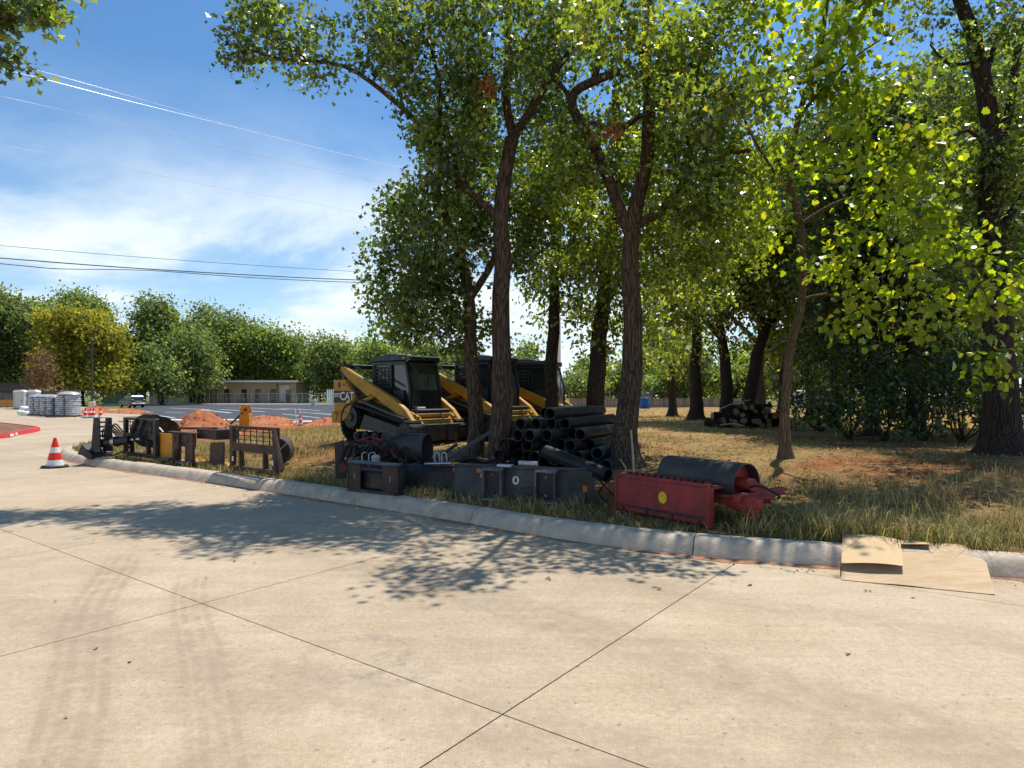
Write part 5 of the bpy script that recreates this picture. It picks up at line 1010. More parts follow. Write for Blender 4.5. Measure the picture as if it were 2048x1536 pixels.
MB().prism([(-.8, .05), (-.62, .05), (-.66, .72), (-.82, .66)], -.3, -.27).build('side_cheek', M['black_steel'], r, bevel=.01)
for dx in (0, .12): MB().tube(smooth_path([(-.25+dx, -.46, .3), (-.27+dx, -.44, .48), (-.21+dx, -.42, .52), (-.16+dx, -.42, .48), (-.14+dx, -.44, .28)], .05), .011, 6).build('shackle', M['galv'], r, True)
mb = MB()
for k in range(9):
    s = random.Random(k); hose(mb, [(-.7+.1*k, -.35, .3+.05*s.random()), (-.55+.12*k, -.5+.2*s.random(), .55+.2*s.random()), (-.3+.1*k, -.3, .38+.25*s.random()), (-.15+.14*k, -.5, .12)], .016)
mb.build('hoses', M['rubber'], r, True)
mb = MB(); hose(mb, [(-.6, -.2, .62), (-.3, -.25, .72), (0, -.3, .6), (.15, -.35, .45)], .02); hose(mb, [(-.55, -.15, .66), (-.2, -.2, .76), (.1, -.3, .66), (.3, -.35, .42)], .02); mb.build('red_hoses', M['red_dark'], r, True)
MB().lathe([(.0, .30), (.07, .30), (.075, .42), (.085, .44), (.06, .48), (.0, .49)], (-.02, -.46, .0), 14).build('filter_cap', M['galv'], r, True)
mb = MB()
for k in range(4): mb.bar((.12, -.52+.05*k, .30), (.42, -.52+.05*k, .33), .016, .01); 
for k in range(4): mb.bar((.14+.085*k, -.54, .305+.008*k), (.14+.085*k, -.34, .305+.008*k), .016, .01)
mb.build('grating', M['galv'], r)
# long black brush/blade body at its right
ka = G(812, 980); 
kx = thing('angle_blade', 'long low black blade attachment with a red decal between the coupler plate and the bucket', 'attachment', ka, math.radians(-10))
MB().prism([(0, .05), (.06, .05), (.16, .34), (.10, .40), (.02, .30)], -.05, .98, 'x').build('blade', M['black_steel'], kx, bevel=.01)
MB().box((.45, .28, .36), (1.1, .36, .05)).box((.0, .3, .22), (.05, .4, .34)).box((.95, .3, .22), (.05, .4, .34)).build('deck', M['black_gloss'], kx, bevel=.01)
MB().box((.83, .005, .34), (.12, .01, .06)).build('decal', M['cone_red'], kx); MB().box((.80, .10, .43), (.11, .07, .03)).build('knob_pad', M['decal_yellow'], kx, bevel=.01)
for x in (.46, .58): MB().tube(smooth_path([(x, .12, .38), (x-.02, .11, .56), (x+.03, .1, .60), (x+.06, .11, .56), (x+.07, .12, .38)], .05), .012, 6).build('bail', M['galv'], kx, True)
MB().bar((.5, .2, .4), (1.2, .9, .9), .05, .05).build('draw_bar', M['grey_plate'], kx); MB().cyl((.3, .05, .42), (.75, .05, .44), .022, 10).build('ram', M['chrome'], kx, True)
MB().tube(smooth_path([(.75, .25, .42), (1.0, .3, .5), (1.2, .38, .44), (1.35, .5, .48)], .08), [.05]*len(smooth_path([(.75, .25, .42), (1.0, .3, .5), (1.2, .38, .44), (1.35, .5, .48)], .08)), 8).build('wrapped_hose', M['plastic_grey'] if False else M['black_gloss'], kx, True)
mb = MB(); hose(mb, [(.0, -.02, .55), (.05, -.12, .4), (.10, -.2, .15), (.14, -.22, .02)], .013); hose(mb, [(-.1, .0, .5), (.0, -.14, .45), (.14, -.2, .2), (.2, -.3, .02)], .013); mb.build('loose_hoses', M['rubber'], kx, True)
# wooden block left of the trunk
wb = ground_at(915, 13.2); o = MB().box((0, 0, .18), (.42, .3, .10)).box((0, 0, .07), (.2, .28, .12)).build('timber_block', M['cut_wood'], thing('timber_block', 'brown timber block on the ground left of the slim oak trunk', 'block', wb, .2), bevel=.01)
# ------------------------------------------------------------------ attachments along the left kerb
def fork_frame(px0, py0, px1, py1, h, label, m, seed, grp='skid-steer pallet fork frames on the grass'):
    a_ = G(px0, py0); b_ = G(px1, py1); ax = Vector((b_.x-a_.x, b_.y-a_.y, 0)); L = ax.length
    t = thing('fork_frame', label, 'attachment', a_, math.atan2(ax.y, ax.x), grp)
    for x in (0, L): MB().box((x, 0, h/2), (.12, .09, h)).build('upright', m, t, bevel=.008)
    MB().box((L/2, 0, h-.03), (L+.08, .06, .06)).build('top_rail', m, t, bevel=.006)
    MB().box((L/2, 0, h*.56), (L-.1, .07, .12)).build('cross_rail', m, t, bevel=.006); MB().box((L/2, 0, h*.10), (L-.1, .08, .10)).build('bottom_rail', m, t, bevel=.006)
    for k in range(1, 7): MB().box((L*k/7, .0, h*.79), (.016, .016, h*.36)).build('guard_bar', m, t)
    for k in range(1, 4): MB().box((L/2, .012, h*(.62+.09*k)), (L-.1, .012, .014)).build('guard_bar', m, t)
    for x in (.22*L, .78*L): MB().prism([(-.05, h*.12), (.05, h*.12), (.02, h*.5), (-.06, h*.5)], x-.03, x+.03, 'x').build('hanger', m, t, bevel=.004)
    return t, L
t, L = fork_frame(252, 914, 312, 922, .98, 'black pallet fork frame with a wire guard at the rounded kerb end', M['black_steel'], 1)
t2, L2 = fork_frame(466, 944, 552, 956, .93, 'dark brown pallet fork frame with a slotted middle bar nearest the loaders', M['rusty_brown'], 2)
mb = MB(); mb.box((L2/2, -.01, .58), (L2-.1, .06, .035)).box((L2/2, -.01, .46), (L2-.1, .07, .06)).build('slotted_rail', M['rusty_brown'], t2, bevel=.004)
for k in range(9): MB().box((.12+(L2-.24)*k/8, -.012, .52), (.03, .05, .09)).build('slot_rib', M['rusty_brown'], t2)
for x in (.1, L2-.02): MB().box((x, -.06, .28), (.05, .006, .09)).build('scraped_mark', M['decal_white'], t2)
MB().prism([(L2+.0, .90), (L2+.08, .90), (L2+.34, .18), (L2+.26, .12)], -.10, -.04).build('leaning_post', M['rusty_brown'], t2, bevel=.005)
# rusty bucket shell behind the brown fork frame
sa = ground_at(556, 14.0); s = thing('bucket_shell', 'rusty rounded bucket shell behind the brown fork frame', 'bucket', sa, .15)
arc = [(.30*math.cos(a), .30+.30*math.sin(a)) for a in np.linspace(-1.9, 1.9, 16)]; inn = [(.27*math.cos(a), .30+.27*math.sin(a)) for a in np.linspace(1.9, -1.9, 16)]
MB().prism(arc+inn, -.25, .25).build('shell', M['rusty_brown'], s, True); MB().prism(arc, .22, .25).build('end_cheek', M['black_steel'], s)
MB().bar((-.2, -.3, .05), (.3, -.3, .55), .02, .02).build('prop_rod', M['galv'], s)
# breaker with mounting bracket
ba_ = G(205, 915); b = thing('hydraulic_breaker', 'black hydraulic breaker lying at the tip of the rounded kerb', 'attachment', ba_, math.radians(-14))
MB().prism([(-.42, .10), (-.30, .08), (-.08, -.02), (.02, .0), (.0, .12), (-.30, .34)], -.32, .32).build('mounting_foot', M['black_steel'], b, bevel=.01)
MB().prism([(-.10, .15), (.18, .15), (.14, .98), (-.02, .98)], -.24, -.20).prism([(-.10, .15), (.18, .15), (.14, .98), (-.02, .98)], .10, .14).build('bracket_cheek', M['black_steel'], b, bevel=.008)
for k in range(6): MB().box((.05, -.05, .32+k*.11), (.10, .30, .04)).build('rung', M['grey_plate'], b)
MB().cyl((.1, -.08, .36), (.95, -.12, .46), .11, 16).build('body_tube', M['black_gloss'], b, True); MB().cyl((.95, -.12, .46), (1.25, -.13, .495), .05, 12).build('chisel', M['chrome'], b, True); MB().cyl((.45, -.09, .40), (.55, -.1, .412), .13, 16).build('collar', M['chrome'], b, True)
mb = MB()
for k in range(5): hose(mb, [(.1+.05*k, -.1, .5), (.25+.08*k, -.2, .72+.03*k), (.5+.07*k, -.15, .62), (.6+.08*k, -.1, .4)], .018)
hose(mb, [(.2, -.3, .3), (.5, -.35, .1), (.8, -.3, .15), (1., -.2, .3)], .018); mb.build('hoses', M['rubber'], b, True)
# earth augers
def auger(px, py, d, r, L, rz, label, tilt):
    c_ = place(px, d); c_.z = H+(HY-py)*d/F-.0
    t = thing('earth_auger', label, 'auger', c_, rz, 'black earth auger bits'); t.rotation_euler = (0, tilt, rz)
    vs = []; fs = []; turns = 2.0; n = 64
    for k in range(n+1):
        an = turns*2*math.pi*k/n; x = -L/2+L*k/n
        vs += [(x, .06*math.cos(an), .06*math.sin(an)), (x, r*math.cos(an), r*math.sin(an)), (x+.014, r*math.cos(an), r*math.sin(an)), (x+.014, .06*math.cos(an), .06*math.sin(an))]
    for k in range(n): fs += [(4*k+q, 4*k+(q+1) % 4, 4*k+4+(q+1) % 4, 4*k+4+q) for q in range(4)]
    MB().add(vs, fs).build('flight', M['black_steel'], t, True); MB().cyl((-L/2-.15, 0, 0), (L/2+.1, 0, 0), .05, 12).build('shaft', M['black_steel'], t, True)
    MB().prism([(L/2, -.1), (L/2+.18, 0), (L/2, .1)], -.015, .015).build('tip', M['galv'], t)
g0 = place(305, 15.6)
auger(303, 862, 15.7, .40, .75, math.radians(-35), 'wide black auger bit lying behind the black fork frame', .0)
auger(327, 868, 16.4, .40, .85, math.radians(-50), 'black auger bit with a pale worn edge beside the red soil heap', .1)
# orange and brown bucket
oa = G(318, 921); ob = G(432, 938); ax = Vector((ob.x-oa.x, ob.y-oa.y, 0)); Lo = ax.length
o_ = thing('rusty_bucket', 'rusty brown bucket with a bright orange end lying by the kerb', 'bucket', oa, math.atan2(ax.y, ax.x))
MB().prism([(-.05, .64), (-.05, .22), (.05, .06), (.26, -.0), (.78, .03), (.78, .66)], -.02, .02, 'y').build('orange_end', M['orange_paint'], o_, bevel=.005)
MB().prism([(.03, .0), (.60, .0), (.62, .04), (.03, .05)], .6, Lo, 'x').build('floor_plate', M['orange_paint'], o_)
MB().box((.98, -.02, .36), (.34, .06, .64)).build('left_mount_plate', M['rusty_brown'], o_, bevel=.01); MB().box((1.62, -.02, .36), (.36, .06, .64)).build('right_mount_plate', M['rusty_brown'], o_, bevel=.01)
MB().box((1.23, .02, .54), (1.1, .05, .28)).box((1.23, .0, .70), (1.2, .16, .03)).build('top_beam', M['rusty_brown'], o_, bevel=.008)
for x in (.94, 1.55): MB().box((x, -.055, .54), (.09, .012, .13)).build('keyhole', M['decal_black'], o_)
MB().tube(smooth_path([(1.02, -.12, .06), (1.10, -.12, .10), (1.13, -.12, .28), (1.24, -.12, .40), (1.36, -.12, .44)], .06), .055, 10).build('hook_tube', M['rusty_brown'], o_, True)
MB().cyl((.35, -.16, .05), (1.0, -.16, .09), .05, 10).cyl((1.3, -.16, .05), (1.95, -.14, .06), .05, 10).build('pin_tube', M['grey_plate'], o_, True)
MB().box((1.2, .32, .78), (1.9, .05, .05), (0, -.03, 0)).box((1.9, .45, .68), (.9, .5, .22)).build('back_rim', M['rusty_brown'], o_, bevel=.01)
MB().prism([(Lo-.52, .0), (Lo+.12, .0), (Lo+.12, .56), (Lo-.45, .52)], .10, .13).build('brown_end', M['rusty_brown'], o_, bevel=.005)
# yellow attachment standing far behind
ya_ = place(491, 27.5); y_ = thing('hydraulic_thumb', 'yellow hydraulic attachment standing upright behind the brown bucket', 'attachment', ya_, 0)
MB().prism([(-.18, .3), (.18, .3), (.20, .8), (.14, 1.06), (-.05, 1.10), (-.2, .9)], -.14, -.10).prism([(-.18, .3), (.18, .3), (.20, .8), (.14, 1.06), (-.05, 1.10), (-.2, .9)], .10, .14).build('cheek', M['orange_paint'], y_, bevel=.01)
MB().box((0, 0, .35), (.42, .34, .7)).build('column', M['orange_paint'], y_, bevel=.02); MB().cyl((.05, -.2, .86), (.05, .2, .86), .06, 12).build('pin', M['black_steel'], y_, True); MB().bar((-.05, -.1, .75), (-.75, -.3, .05), .07, .07).build('handle_bar', M['rusty_brown'], y_)
# ------------------------------------------------------------------ cardboard
c1 = G(1690, 1158, .0); cbx = thing('cardboard_sheet', 'flattened tan cardboard sheet with a torn flap draped over the kerb', 'cardboard', (0, 0, 0))
W = [(1684, 1070, .19), (1985, 1090, .19), (1990, 1188, .005), (1682, 1158, .005)]
def zp(px, py, z): d = (H-z)*F/(py-HY); return Vector(((px-CX)*d/F, d, z))
nU, nV = 24, 16; vs = []
rndc = [(1684, 1072, .21), (1800, 1080, .235), (1915, 1087, .235), (1962, 1092, .215)]
TL, TR, BR, BL = zp(1686, 1074, .215), zp(1965, 1093, .215), zp(1990, 1189, .006), zp(1682, 1159, .006)
def sheet_pt(u, v):
    p = TL.lerp(TR, u).lerp(BL.lerp(BR, u), v)
    p.z = .006+.21*(1-v)**1.0*(1 if v > .0 else 1)+.03*math.sin(math.pi*v)*math.sin(math.pi*u)
    if u > .85 and v < .35: k = (u-.85)/.15; p.z -= .05*k*(1-v/.35); p.x -= .10*k*k*(1-v/.35)
    p.z += .006*math.sin(u*9+v*4); p.z = max(p.z, .006); return p
slit = lambda u, v: .42 < u < .62 and .20 < v < .29
for s_ in (0, 1):
    for i in range(nU+1):
        for j in range(nV+1): p = sheet_pt(i/nU, j/nV); vs.append((p.x, p.y, p.z-.004*s_))
fs = []; N1 = (nU+1)*(nV+1)
for i in range(nU):
    for j in range(nV):
        if slit((i+.5)/nU, (j+.5)/nV): continue
        a_ = i*(nV+1)+j; fs.append((a_, a_+1, a_+nV+2, a_+nV+1)); fs.append((N1+a_, N1+a_+nV+1, N1+a_+nV+2, N1+a_+1))
MB().add(vs, fs).build('sheet', M['cardboard'], cbx, True)
vs = []; nU2, nV2 = 14, 10
for s_ in (0, 1):
    for i in range(nU2+1):
        for j in range(nV2+1):
            u, v = i/nU2, j/nV2; p = sheet_pt(-.005+u*.43, .0+v*.78); lift = .014+.045*v*v+.02*math.sin(u*3.1); p.z += lift; p.y -= .01*v; vs.append((p.x, p.y, p.z-.004*s_))
N1 = (nU2+1)*(nV2+1); fs = []
for i in range(nU2):
    for j in range(nV2): a_ = i*(nV2+1)+j; fs += [(a_, a_+1, a_+nV2+2, a_+nV2+1), (N1+a_, N1+a_+nV2+1, N1+a_+nV2+2, N1+a_+1)]
mat('cardboard_flap', (.60, .42, .23), .85, .07, 3, .06, 90)
MB().add(vs, fs).build('torn_flap', M['cardboard_flap'], cbx, True)
vs = []
for (u, v, lf) in ((.43, .03, .02), (.63, .04, .02), (.625, .20, .05), (.43, .22, .045)):
    p = sheet_pt(u, v); vs.append((p.x, p.y, p.z+lf))
MB().add(vs+[(x, y, z-.004) for x, y, z in vs], [(0, 1, 2, 3), (7, 6, 5, 4), (0, 4, 5, 1), (1, 5, 6, 2), (2, 6, 7, 3), (3, 7, 4, 0)]).build('small_flap', M['cardboard_flap'], cbx)
# ------------------------------------------------------------------ traffic cones
def cone(loc, h, label, name='traffic_cone', group='red and white traffic cones', wide=.17):
    t = thing(name, label, 'cone', loc, .3, group); R = lambda z: .03+(wide*.82-.03)*(1-z/h)
    MB().lathe([(wide*1.25, 0), (wide*1.25, .03), (wide*1.15, .05)], (0, 0, 0), 4 if False else 8).build('base', M['rubber'], t)
    zs_ = [.045, .26*h, .50*h, .68*h, .84*h, h]; mt = ['cone_white', 'cone_red', 'cone_white', 'cone_red', 'cone_red'] if wide > .1 else ['cone_red']*5
    nm = ['reflective_band', 'body_band', 'reflective_band', 'body_band', 'tip']
    for k in range(5): MB().lathe([(R(zs_[k]), zs_[k]), (R(zs_[k+1]), zs_[k+1])], (0, 0, 0), 20).build(nm[k], M[mt[k]], t, True)
    return t
cone(zp(110, 935, .0), .70, 'red and white striped traffic cone alone on the road by the kerb end', wide=.235)
for k, px in enumerate((171, 180.5, 187)): cone(zp(px, 836, .0), .78, ['left', 'middle', 'right'][k]+' one of three close-set distant traffic cones', wide=.24)
cone(zp(201, 836, .0), .78, 'distant traffic cone set apart right of the row of three', wide=.24)
cone(zp(601, 851, .03), .62, 'small far traffic cone at the end of the short pavement', wide=.16)
for k, (px, tilt) in enumerate(((591, -.12), (598, -.05))):
    p = zp(px+3, 850, .03); o = MB().cyl((0, 0, 0), (tilt, 0, .95), .028, 10).build('delineator_post', M['white_paint'], None, True); o.location = p; tag(o, ('left' if k == 0 else 'right')+' of two slim white marker posts by the short pavement', 'post', 'slim white marker posts')
# ------------------------------------------------------------------ pallets of silver bags
def bag_pallet(px, py, w_, h_, label, seed, d=None):
    p = zp(px, py, .0); rs = random.Random(seed); t = thing('bag_pallet', label, 'pallet', p, rs.uniform(-.15, .15)+.1, 'pallets of silver wrapped bags')
    pal = MB()
    for k in range(5): pal.box((-w_/2+.07+k*(w_-.14)/4, 0, .125), (.11, w_, .022))
    for k in range(3): pal.box((0, -w_/2+.06+k*(w_-.12)/2, .06), (w_, .09, .09))
    pal.build('pallet_base', M['pallet_wood'], t); rowsn = int((h_-.14)/.15)
    for k in range(rowsn):
        for sx in (-1, 1):
            mb = MB(); n = 14; vs = []
            prof_ = [(.84, 0.), (.97, .02), (1.0, .07), (.97, .125), (.85, .148)]
            wx = w_/2*.98; wy = w_*1.0; ox = sx*w_/4+rs.uniform(-.03, .03); oy = rs.uniform(-.03, .03)
            for kx_, z in prof_:
                for q in range(n):
                    an = 2*math.pi*q/n; cx_, cy_ = math.cos(an), math.sin(an); e = .55
                    vs.append((ox+math.copysign(abs(cx_)**e, cx_)*wx/2*kx_, oy+math.copysign(abs(cy_)**e, cy_)*wy/2*kx_*(1+.03*rs.uniform(-1, 1)), .14+k*.15+z+(.03*math.sin(an*2+k) if k == rowsn-1 else 0)))
            fs = [(i*n+q, i*n+(q+1) % n, (i+1)*n+(q+1) % n, (i+1)*n+q) for i in range(4) for q in range(n)]+[tuple(range(n-1, -1, -1)), tuple(range(4*n, 5*n))]
            mb.add(vs, fs).build('bag', M['bag_silver'], t, True)
    if h_ > 1.2:
        MB().lathe([(w_*.60, h_-.10), (w_*.52, h_+.02), (w_*.36, h_+.10), (w_*.12, h_+.13)], (0, 0, 0), 12).build('wrap_cover', M['bag_silver'], t, True)
    return t
bag_pallet(138, 834, 1.30, 1.85, 'tallest pallet of silver bags with a domed wrap, nearest the road', 1)
bag_pallet(113, 833.5, 1.15, 1.60, 'pallet of silver bags directly left of the tallest one', 2); bag_pallet(101, 832.2, 1.15, 1.62, 'pallet of silver bags in the middle of the row', 3)
bag_pallet(90, 831.2, 1.15, 1.62, 'pallet of silver bags second from the left in the row', 4); bag_pallet(77, 830.5, 1.15, 1.62, 'pallet of silver bags at the left end of the tall row', 5); bag_pallet(66, 829.5, 1.1, .72, 'low part-used pallet of bags left of the tall row', 6)
for k, (px, py) in enumerate(((44, 829), (52, 830), (48, 826))):
    p = zp(px, py, .0); t = thing('loose_bag', ['left', 'right', 'upper'][k]+' one of the pale bags heaped at the left end of the pallets', 'bag', p+Vector((0, 0, .12 if k < 2 else .42)), k*.7, 'pale bags heaped beside the pallets')
    mb = MB(); n = 14; vs = []
    for kx_, z in ((.7, -.14), (.98, -.08), (1, .04), (.86, .16), (.4, .22)):
        for q in range(n): an = 2*math.pi*q/n; vs.append((.42*kx_*math.cos(an), .30*kx_*math.sin(an)*(1+.1*math.sin(an*3+k)), z+.04*math.sin(an*2+k)))
    fs = [(i*n+q, i*n+(q+1) % n, (i+1)*n+(q+1) % n, (i+1)*n+q) for i in range(4) for q in range(n)]+[tuple(range(n-1, -1, -1)), tuple(range(4*n, 5*n))]
    mb.add(vs, fs).build('sack', M['cone_white'], t, True)
# ------------------------------------------------------------------ portable toilets
def toilet(px, d, label):
    t = thing('portable_toilet', label, 'toilet', Vector(((px-CX)*d/F, d, 0)), .25, 'portable toilets beyond the pallets')
    MB().box((0, 0, 1.05), (1.12, 1.12, 1.95)).build('cabin', M['plastic_grey'], t, bevel=.04); MB().box((0, 0, .05), (1.2, 1.2, .1)).build('skid', M['pole_dark'], t)
    dr_ = MB().box((0, -.575, 1.03), (.72, .03, 1.75)).build('door', M['plastic_grey'], t, bevel=.02); MB().box((.28, -.60, 1.05), (.06, .03, .16)).build('handle', M['pole_dark'], dr_)
    MB().prism([(-.62, 2.02), (.62, 2.02), (.5, 2.22), (.2, 2.30), (-.2, 2.30), (-.5, 2.22)], -.62, .62).build('roof', M['white_paint'], t, bevel=.02)
    for x in (-.47, .47): MB().box((x, -.57, 1.05), (.1, .05, 1.9)).build('corner_rib', M['plastic_grey'], t, bevel=.01)
    for z in (1.6, 1.75): MB().box((.578, 0, z), (.02, .6, .05)).build('vent', M['pole_dark'], t)
toilet(42, 77, 'left one of two pale grey portable toilets beyond the pallets'); toilet(67, 78, 'right one of two pale grey portable toilets beyond the pallets')
# ------------------------------------------------------------------ parked car, seen from its rear quarter
def car(px, d, rz, label):
    t = thing('parked_car', label, 'car', Vector(((px-CX)*d/F, d, .0)), rz)
    low = [(-2.25, .42), (-2.28, .75), (-2.2, 1.0), (-.9, 1.05), (1.1, 1.0), (1.9, .92), (2.25, .78), (2.3, .45), (2.1, .3), (-2.1, .3)]
    MB().prism(low, -.92, .92).build('body', M['car_paint'], t, bevel=.07)
    MB().prism([(-2.14, 1.0), (-1.95, 1.45), (-1.75, 1.66), (.0, 1.70), (.45, 1.62), (1.15, 1.02)], -.78, .78).build('cabin', M['car_paint'], t, bevel=.07)
    for s in (-1, 1):
        for a_, b_ in (((-1.9, 1.08), (-1.05, 1.55)), ((-.95, 1.08), (-.1, 1.58)), ((.0, 1.08), (.75, 1.54))):
            MB().prism([(a_[0], a_[1]), (b_[0] if b_[0] < .5 else 1.0, a_[1]), (b_[0] if b_[0] < .5 else .5, b_[1]), (a_[0]+(.15 if a_[0] < -1.5 else 0), b_[1])], *sorted((s*.775, s*.79))).build('side_window', M['glass_dark'], t)
        for x in (-1.42, 1.42):
            w_ = MB().cyl((x, s*.70, .35), (x, s*.94, .35), .35, 20).build('wheel', M['rubber'], t, True); MB().cyl((x, s*.93, .35), (x, s*.955, .35), .21, 14).build('rim', M['car_silver'], w_, True)
        MB().box((-2.24, s*.72, .98), (.1, .26, .2)).build('tail_lamp', M['tail_red'], t, bevel=.02); MB().box((2.2, s*.7, .74), (.14, .3, .12)).build('headlight', M['cone_white'], t, bevel=.02); MB().box((.95, s*.98, 1.08), (.16, .14, .12)).build('mirror', M['car_paint'], t, bevel=.03)
    MB().prism([(-2.175, 1.06), (-1.98, 1.48), (-1.96, 1.48), (-2.155, 1.06)], -.66, .66).build('rear_window', M['glass_dark'], t)
    MB().box((-2.28, 0, .52), (.1, 1.7, .22)).build('bumper', M['car_silver'], t, bevel=.03); MB().box((-2.29, 0, .80), (.03, 1.2, .14)).build('tailgate_trim', M['car_silver'], t); MB().box((-2.31, 0, .80), (.01, .5, .12)).build('number_plate', M['decal_white'], t)
    MB().box((-.8, .62, 1.74), (1.6, .04, .05)).box((-.8, -.62, 1.74), (1.6, .04, .05)).build('roof_rail', M['car_silver'], t)
car(264, 89, math.radians(140), 'dark parked estate car with pale rear trim by the far trees')
# ------------------------------------------------------------------ light poles
def light_pole(px, d, top, label):
    b = Vector(((px-CX)*d/F, d, .0)); h = H+(HY-top)*d/F; t = thing('light_pole', label, 'light pole', b, 0, 'car park light poles on concrete bases')
    MB().lathe([(.33, 0), (.33, .95), (.29, 1.0)], (0, 0, 0), 18).build('concrete_base', M['pole_concrete'], t, True)
    MB().box((0, 0, .5+h/2), (.15, .15, h-1.0)).build('shaft', M['pole_dark'], t); MB().box((0, 0, 1.03), (.36, .36, .06)).build('base_plate', M['pole_dark'], t)
    MB().box((.25, 0, h-.08), (.7, .32, .12)).build('lamp_head', M['pole_dark'], t, bevel=.02)
light_pole(184, 72, 680, 'left dark square light pole in front of the yellow-green tree'); light_pole(627, 98, 704, 'right dark light pole at the far side of the car park')
# ------------------------------------------------------------------ far buildings and fences
def wp(px, d): return (px-CX)*d/F
D = 122; x0, x1 = wp(362, D), wp(592, D); bt = thing('low_building', 'long low tan flat-roofed building behind the car park trees', 'building', (x0, D, 0))
Wb = x1-x0; hbld = 4.1
MB().box((Wb/2, 4, hbld/2), (Wb, 8, hbld)).build('wall', M['bldg_tan'], bt)
rf = MB().box((Wb/2, 3.5, hbld+.12), (Wb+1.4, 10.2, .3)).build('roof', M['roof_brown'], bt); MB().box((Wb/2, -1.62, hbld+.14), (Wb+1.45, .06, .36)).build('fascia', M['bldg_pale'], rf)
for fx in (.10, .18, .40, .55, .67, .80, .93):
    wn = MB().box((Wb*fx, -.01, 1.55), (1.0, .1, 2.5)).build('window', M['bldg_trim'], bt); MB().box((Wb*fx, -.07, 1.65), (.8, .04, 2.1)).build('pane', M['glass_dark'], wn)
for fx in (.29, .335, .86): MB().box((Wb*fx, -1.4, hbld/2), (.25, .25, hbld)).build('porch_post', M['bldg_trim'], bt)
MB().box((Wb*.90, -.04, 2.0), (1.8, .06, 3.0)).build('pale_panel', M['bldg_pale'], bt)
D = 116; sh = thing('pale_shed', 'pale pinkish shed behind the forked tree right of the parked car', 'shed', (wp(298, D), D, 0)); Ws = wp(356, D)-wp(298, D)
MB().box((Ws/2, 2, 1.7), (Ws, 4, 3.4)).build('wall', M['bldg_pale'], sh); MB().prism([(-.4, 3.4), (Ws+.4, 3.4), (Ws/2, 4.4)], -.3, 4.3).build('roof', M['roof_grey'], sh); MB().box((Ws*.4, -.03, 1.1), (1.0, .08, 2.1)).build('door', M['bldg_trim'], sh)
for k in range(1, 9): MB().box((Ws*k/9, -.02, 1.7), (.06, .04, 3.3)).build('wall_batten', M['bldg_pale'], sh)
D = 118; gc = thing('green_hut', 'low green-walled hut with a pale roof behind the parked car', 'hut', (wp(205, D), D, 0)); Wg = wp(268, D)-wp(205, D)
MB().box((Wg/2, 2, 1.2), (Wg, 4, 2.4)).build('wall', M['container_green'], gc); MB().box((Wg/2, 2, 2.5), (Wg+.8, 5, .25)).build('roof', M['roof_grey'], gc); MB().box((Wg*.7, -.02, 1.0), (.9, .08, 2.0)).build('door', M['bldg_trim'], gc)
D = 112; hs = thing('brown_roof_house', 'low house with a brown roof behind the portable toilets', 'house', (wp(-30, D), D, 0)); Wh = wp(112, D)-wp(-30, D)
MB().box((Wh/2, 3, 1.2), (Wh, 6, 2.4)).build('wall', M['bldg_tan'], hs); MB().prism([(-1, 2.35), (7, 2.35), (3, 3.9)], -.5, Wh+.5, 'x').build('roof', M['roof_brown'], hs)
for fx in (.2, .5, .8): MB().box((Wh*fx, -.02, 1.3), (1.2, .08, 1.2)).build('window', M['glass_dark'], hs)
D = 86; hf = thing('orange_fence', 'strip of orange safety fence at the far left edge', 'fence', (wp(-30, D), D, 0)); Wf = wp(30, D)-wp(-30, D)
for k in range(5): MB().box((Wf*k/4, 0, .55), (.06, .06, 1.1)).build('post', M['pole_dark'], hf)
for k in range(6): MB().box((Wf/2, -.04, .25+k*.15), (Wf, .015, .10)).build('band', M['orange_paint'], hf)
def rail_fence(px0, px1, d, h, label, n, name='chain_link_fence'):
    t = thing(name, label, 'fence', (wp(px0, d), d, tz(wp(px0, d), d))); W_ = wp(px1, d)-wp(px0, d)
    for k in range(n+1): MB().cyl((W_*k/n, 0, 0), (W_*k/n, 0, h), .04, 8).build('post', M['galv'], t, True)
    MB().cyl((0, 0, h), (W_, 0, h), .03, 8).build('top_rail', M['galv'], t, True); MB().cyl((0, 0, h*.5), (W_, 0, h*.5), .02, 8).build('middle_rail', M['galv'], t, True)
    mb = MB(); s = .6; k = 0; x = -h
    while x < W_:
        for sg in (0, 1):
            xa, xb = (x, x+h) if sg == 0 else (x+h, x); za, zb = 0., h
            if min(xa, xb) < 0 or max(xa, xb) > W_: continue
            mb.bar((xa, 0, za), (xb, 0, zb), .012, .012)
        x += s
    tag(mb.build('wire_mesh', M['galv'], t), kind='stuff'); return t
rail_fence(385, 655, 119.5, 2.0, 'galvanised chain-link fence in front of the tan building', 16)
D = 116; pf = thing('white_fence', 'short white picket fence left of the nearest loader', 'fence', (wp(655, D), D, .0)); Wp_ = wp(700, D)-wp(655, D)
for k in range(13): MB().prism([(-.12, 0), (.12, 0), (.12, 2.5), (0, 2.8), (-.12, 2.5)], -.02, .02).build('picket', M['white_paint'], pf); pf.children[-1].location.x = Wp_*k/12
for z in (.6, 1.9): MB().box((Wp_/2, .05, z), (Wp_, .06, .1)).build('rail', M['white_paint'], pf)
D = 64; wf = thing('wooden_fence', 'weathered wooden board fence at the back of the clearing', 'fence', (wp(1140, D), D, tz(wp(1140, D), D)-.05)); Ww = wp(1500, D)-wp(1140, D); nb = int(Ww/.155)
bme = MB().prism([(-.07, 0), (.07, 0), (.07, .92), (0, .98), (-.07, .92)], -.012, .012).mesh('board'); bme.materials.append(M['fence_wood'])
for k in range(nb): o = link_mesh('board', bme, wf); o.location = (k*.155, 0, random.uniform(-.04, .03)); o.rotation_euler = (0, random.uniform(-.015, .015), 0)
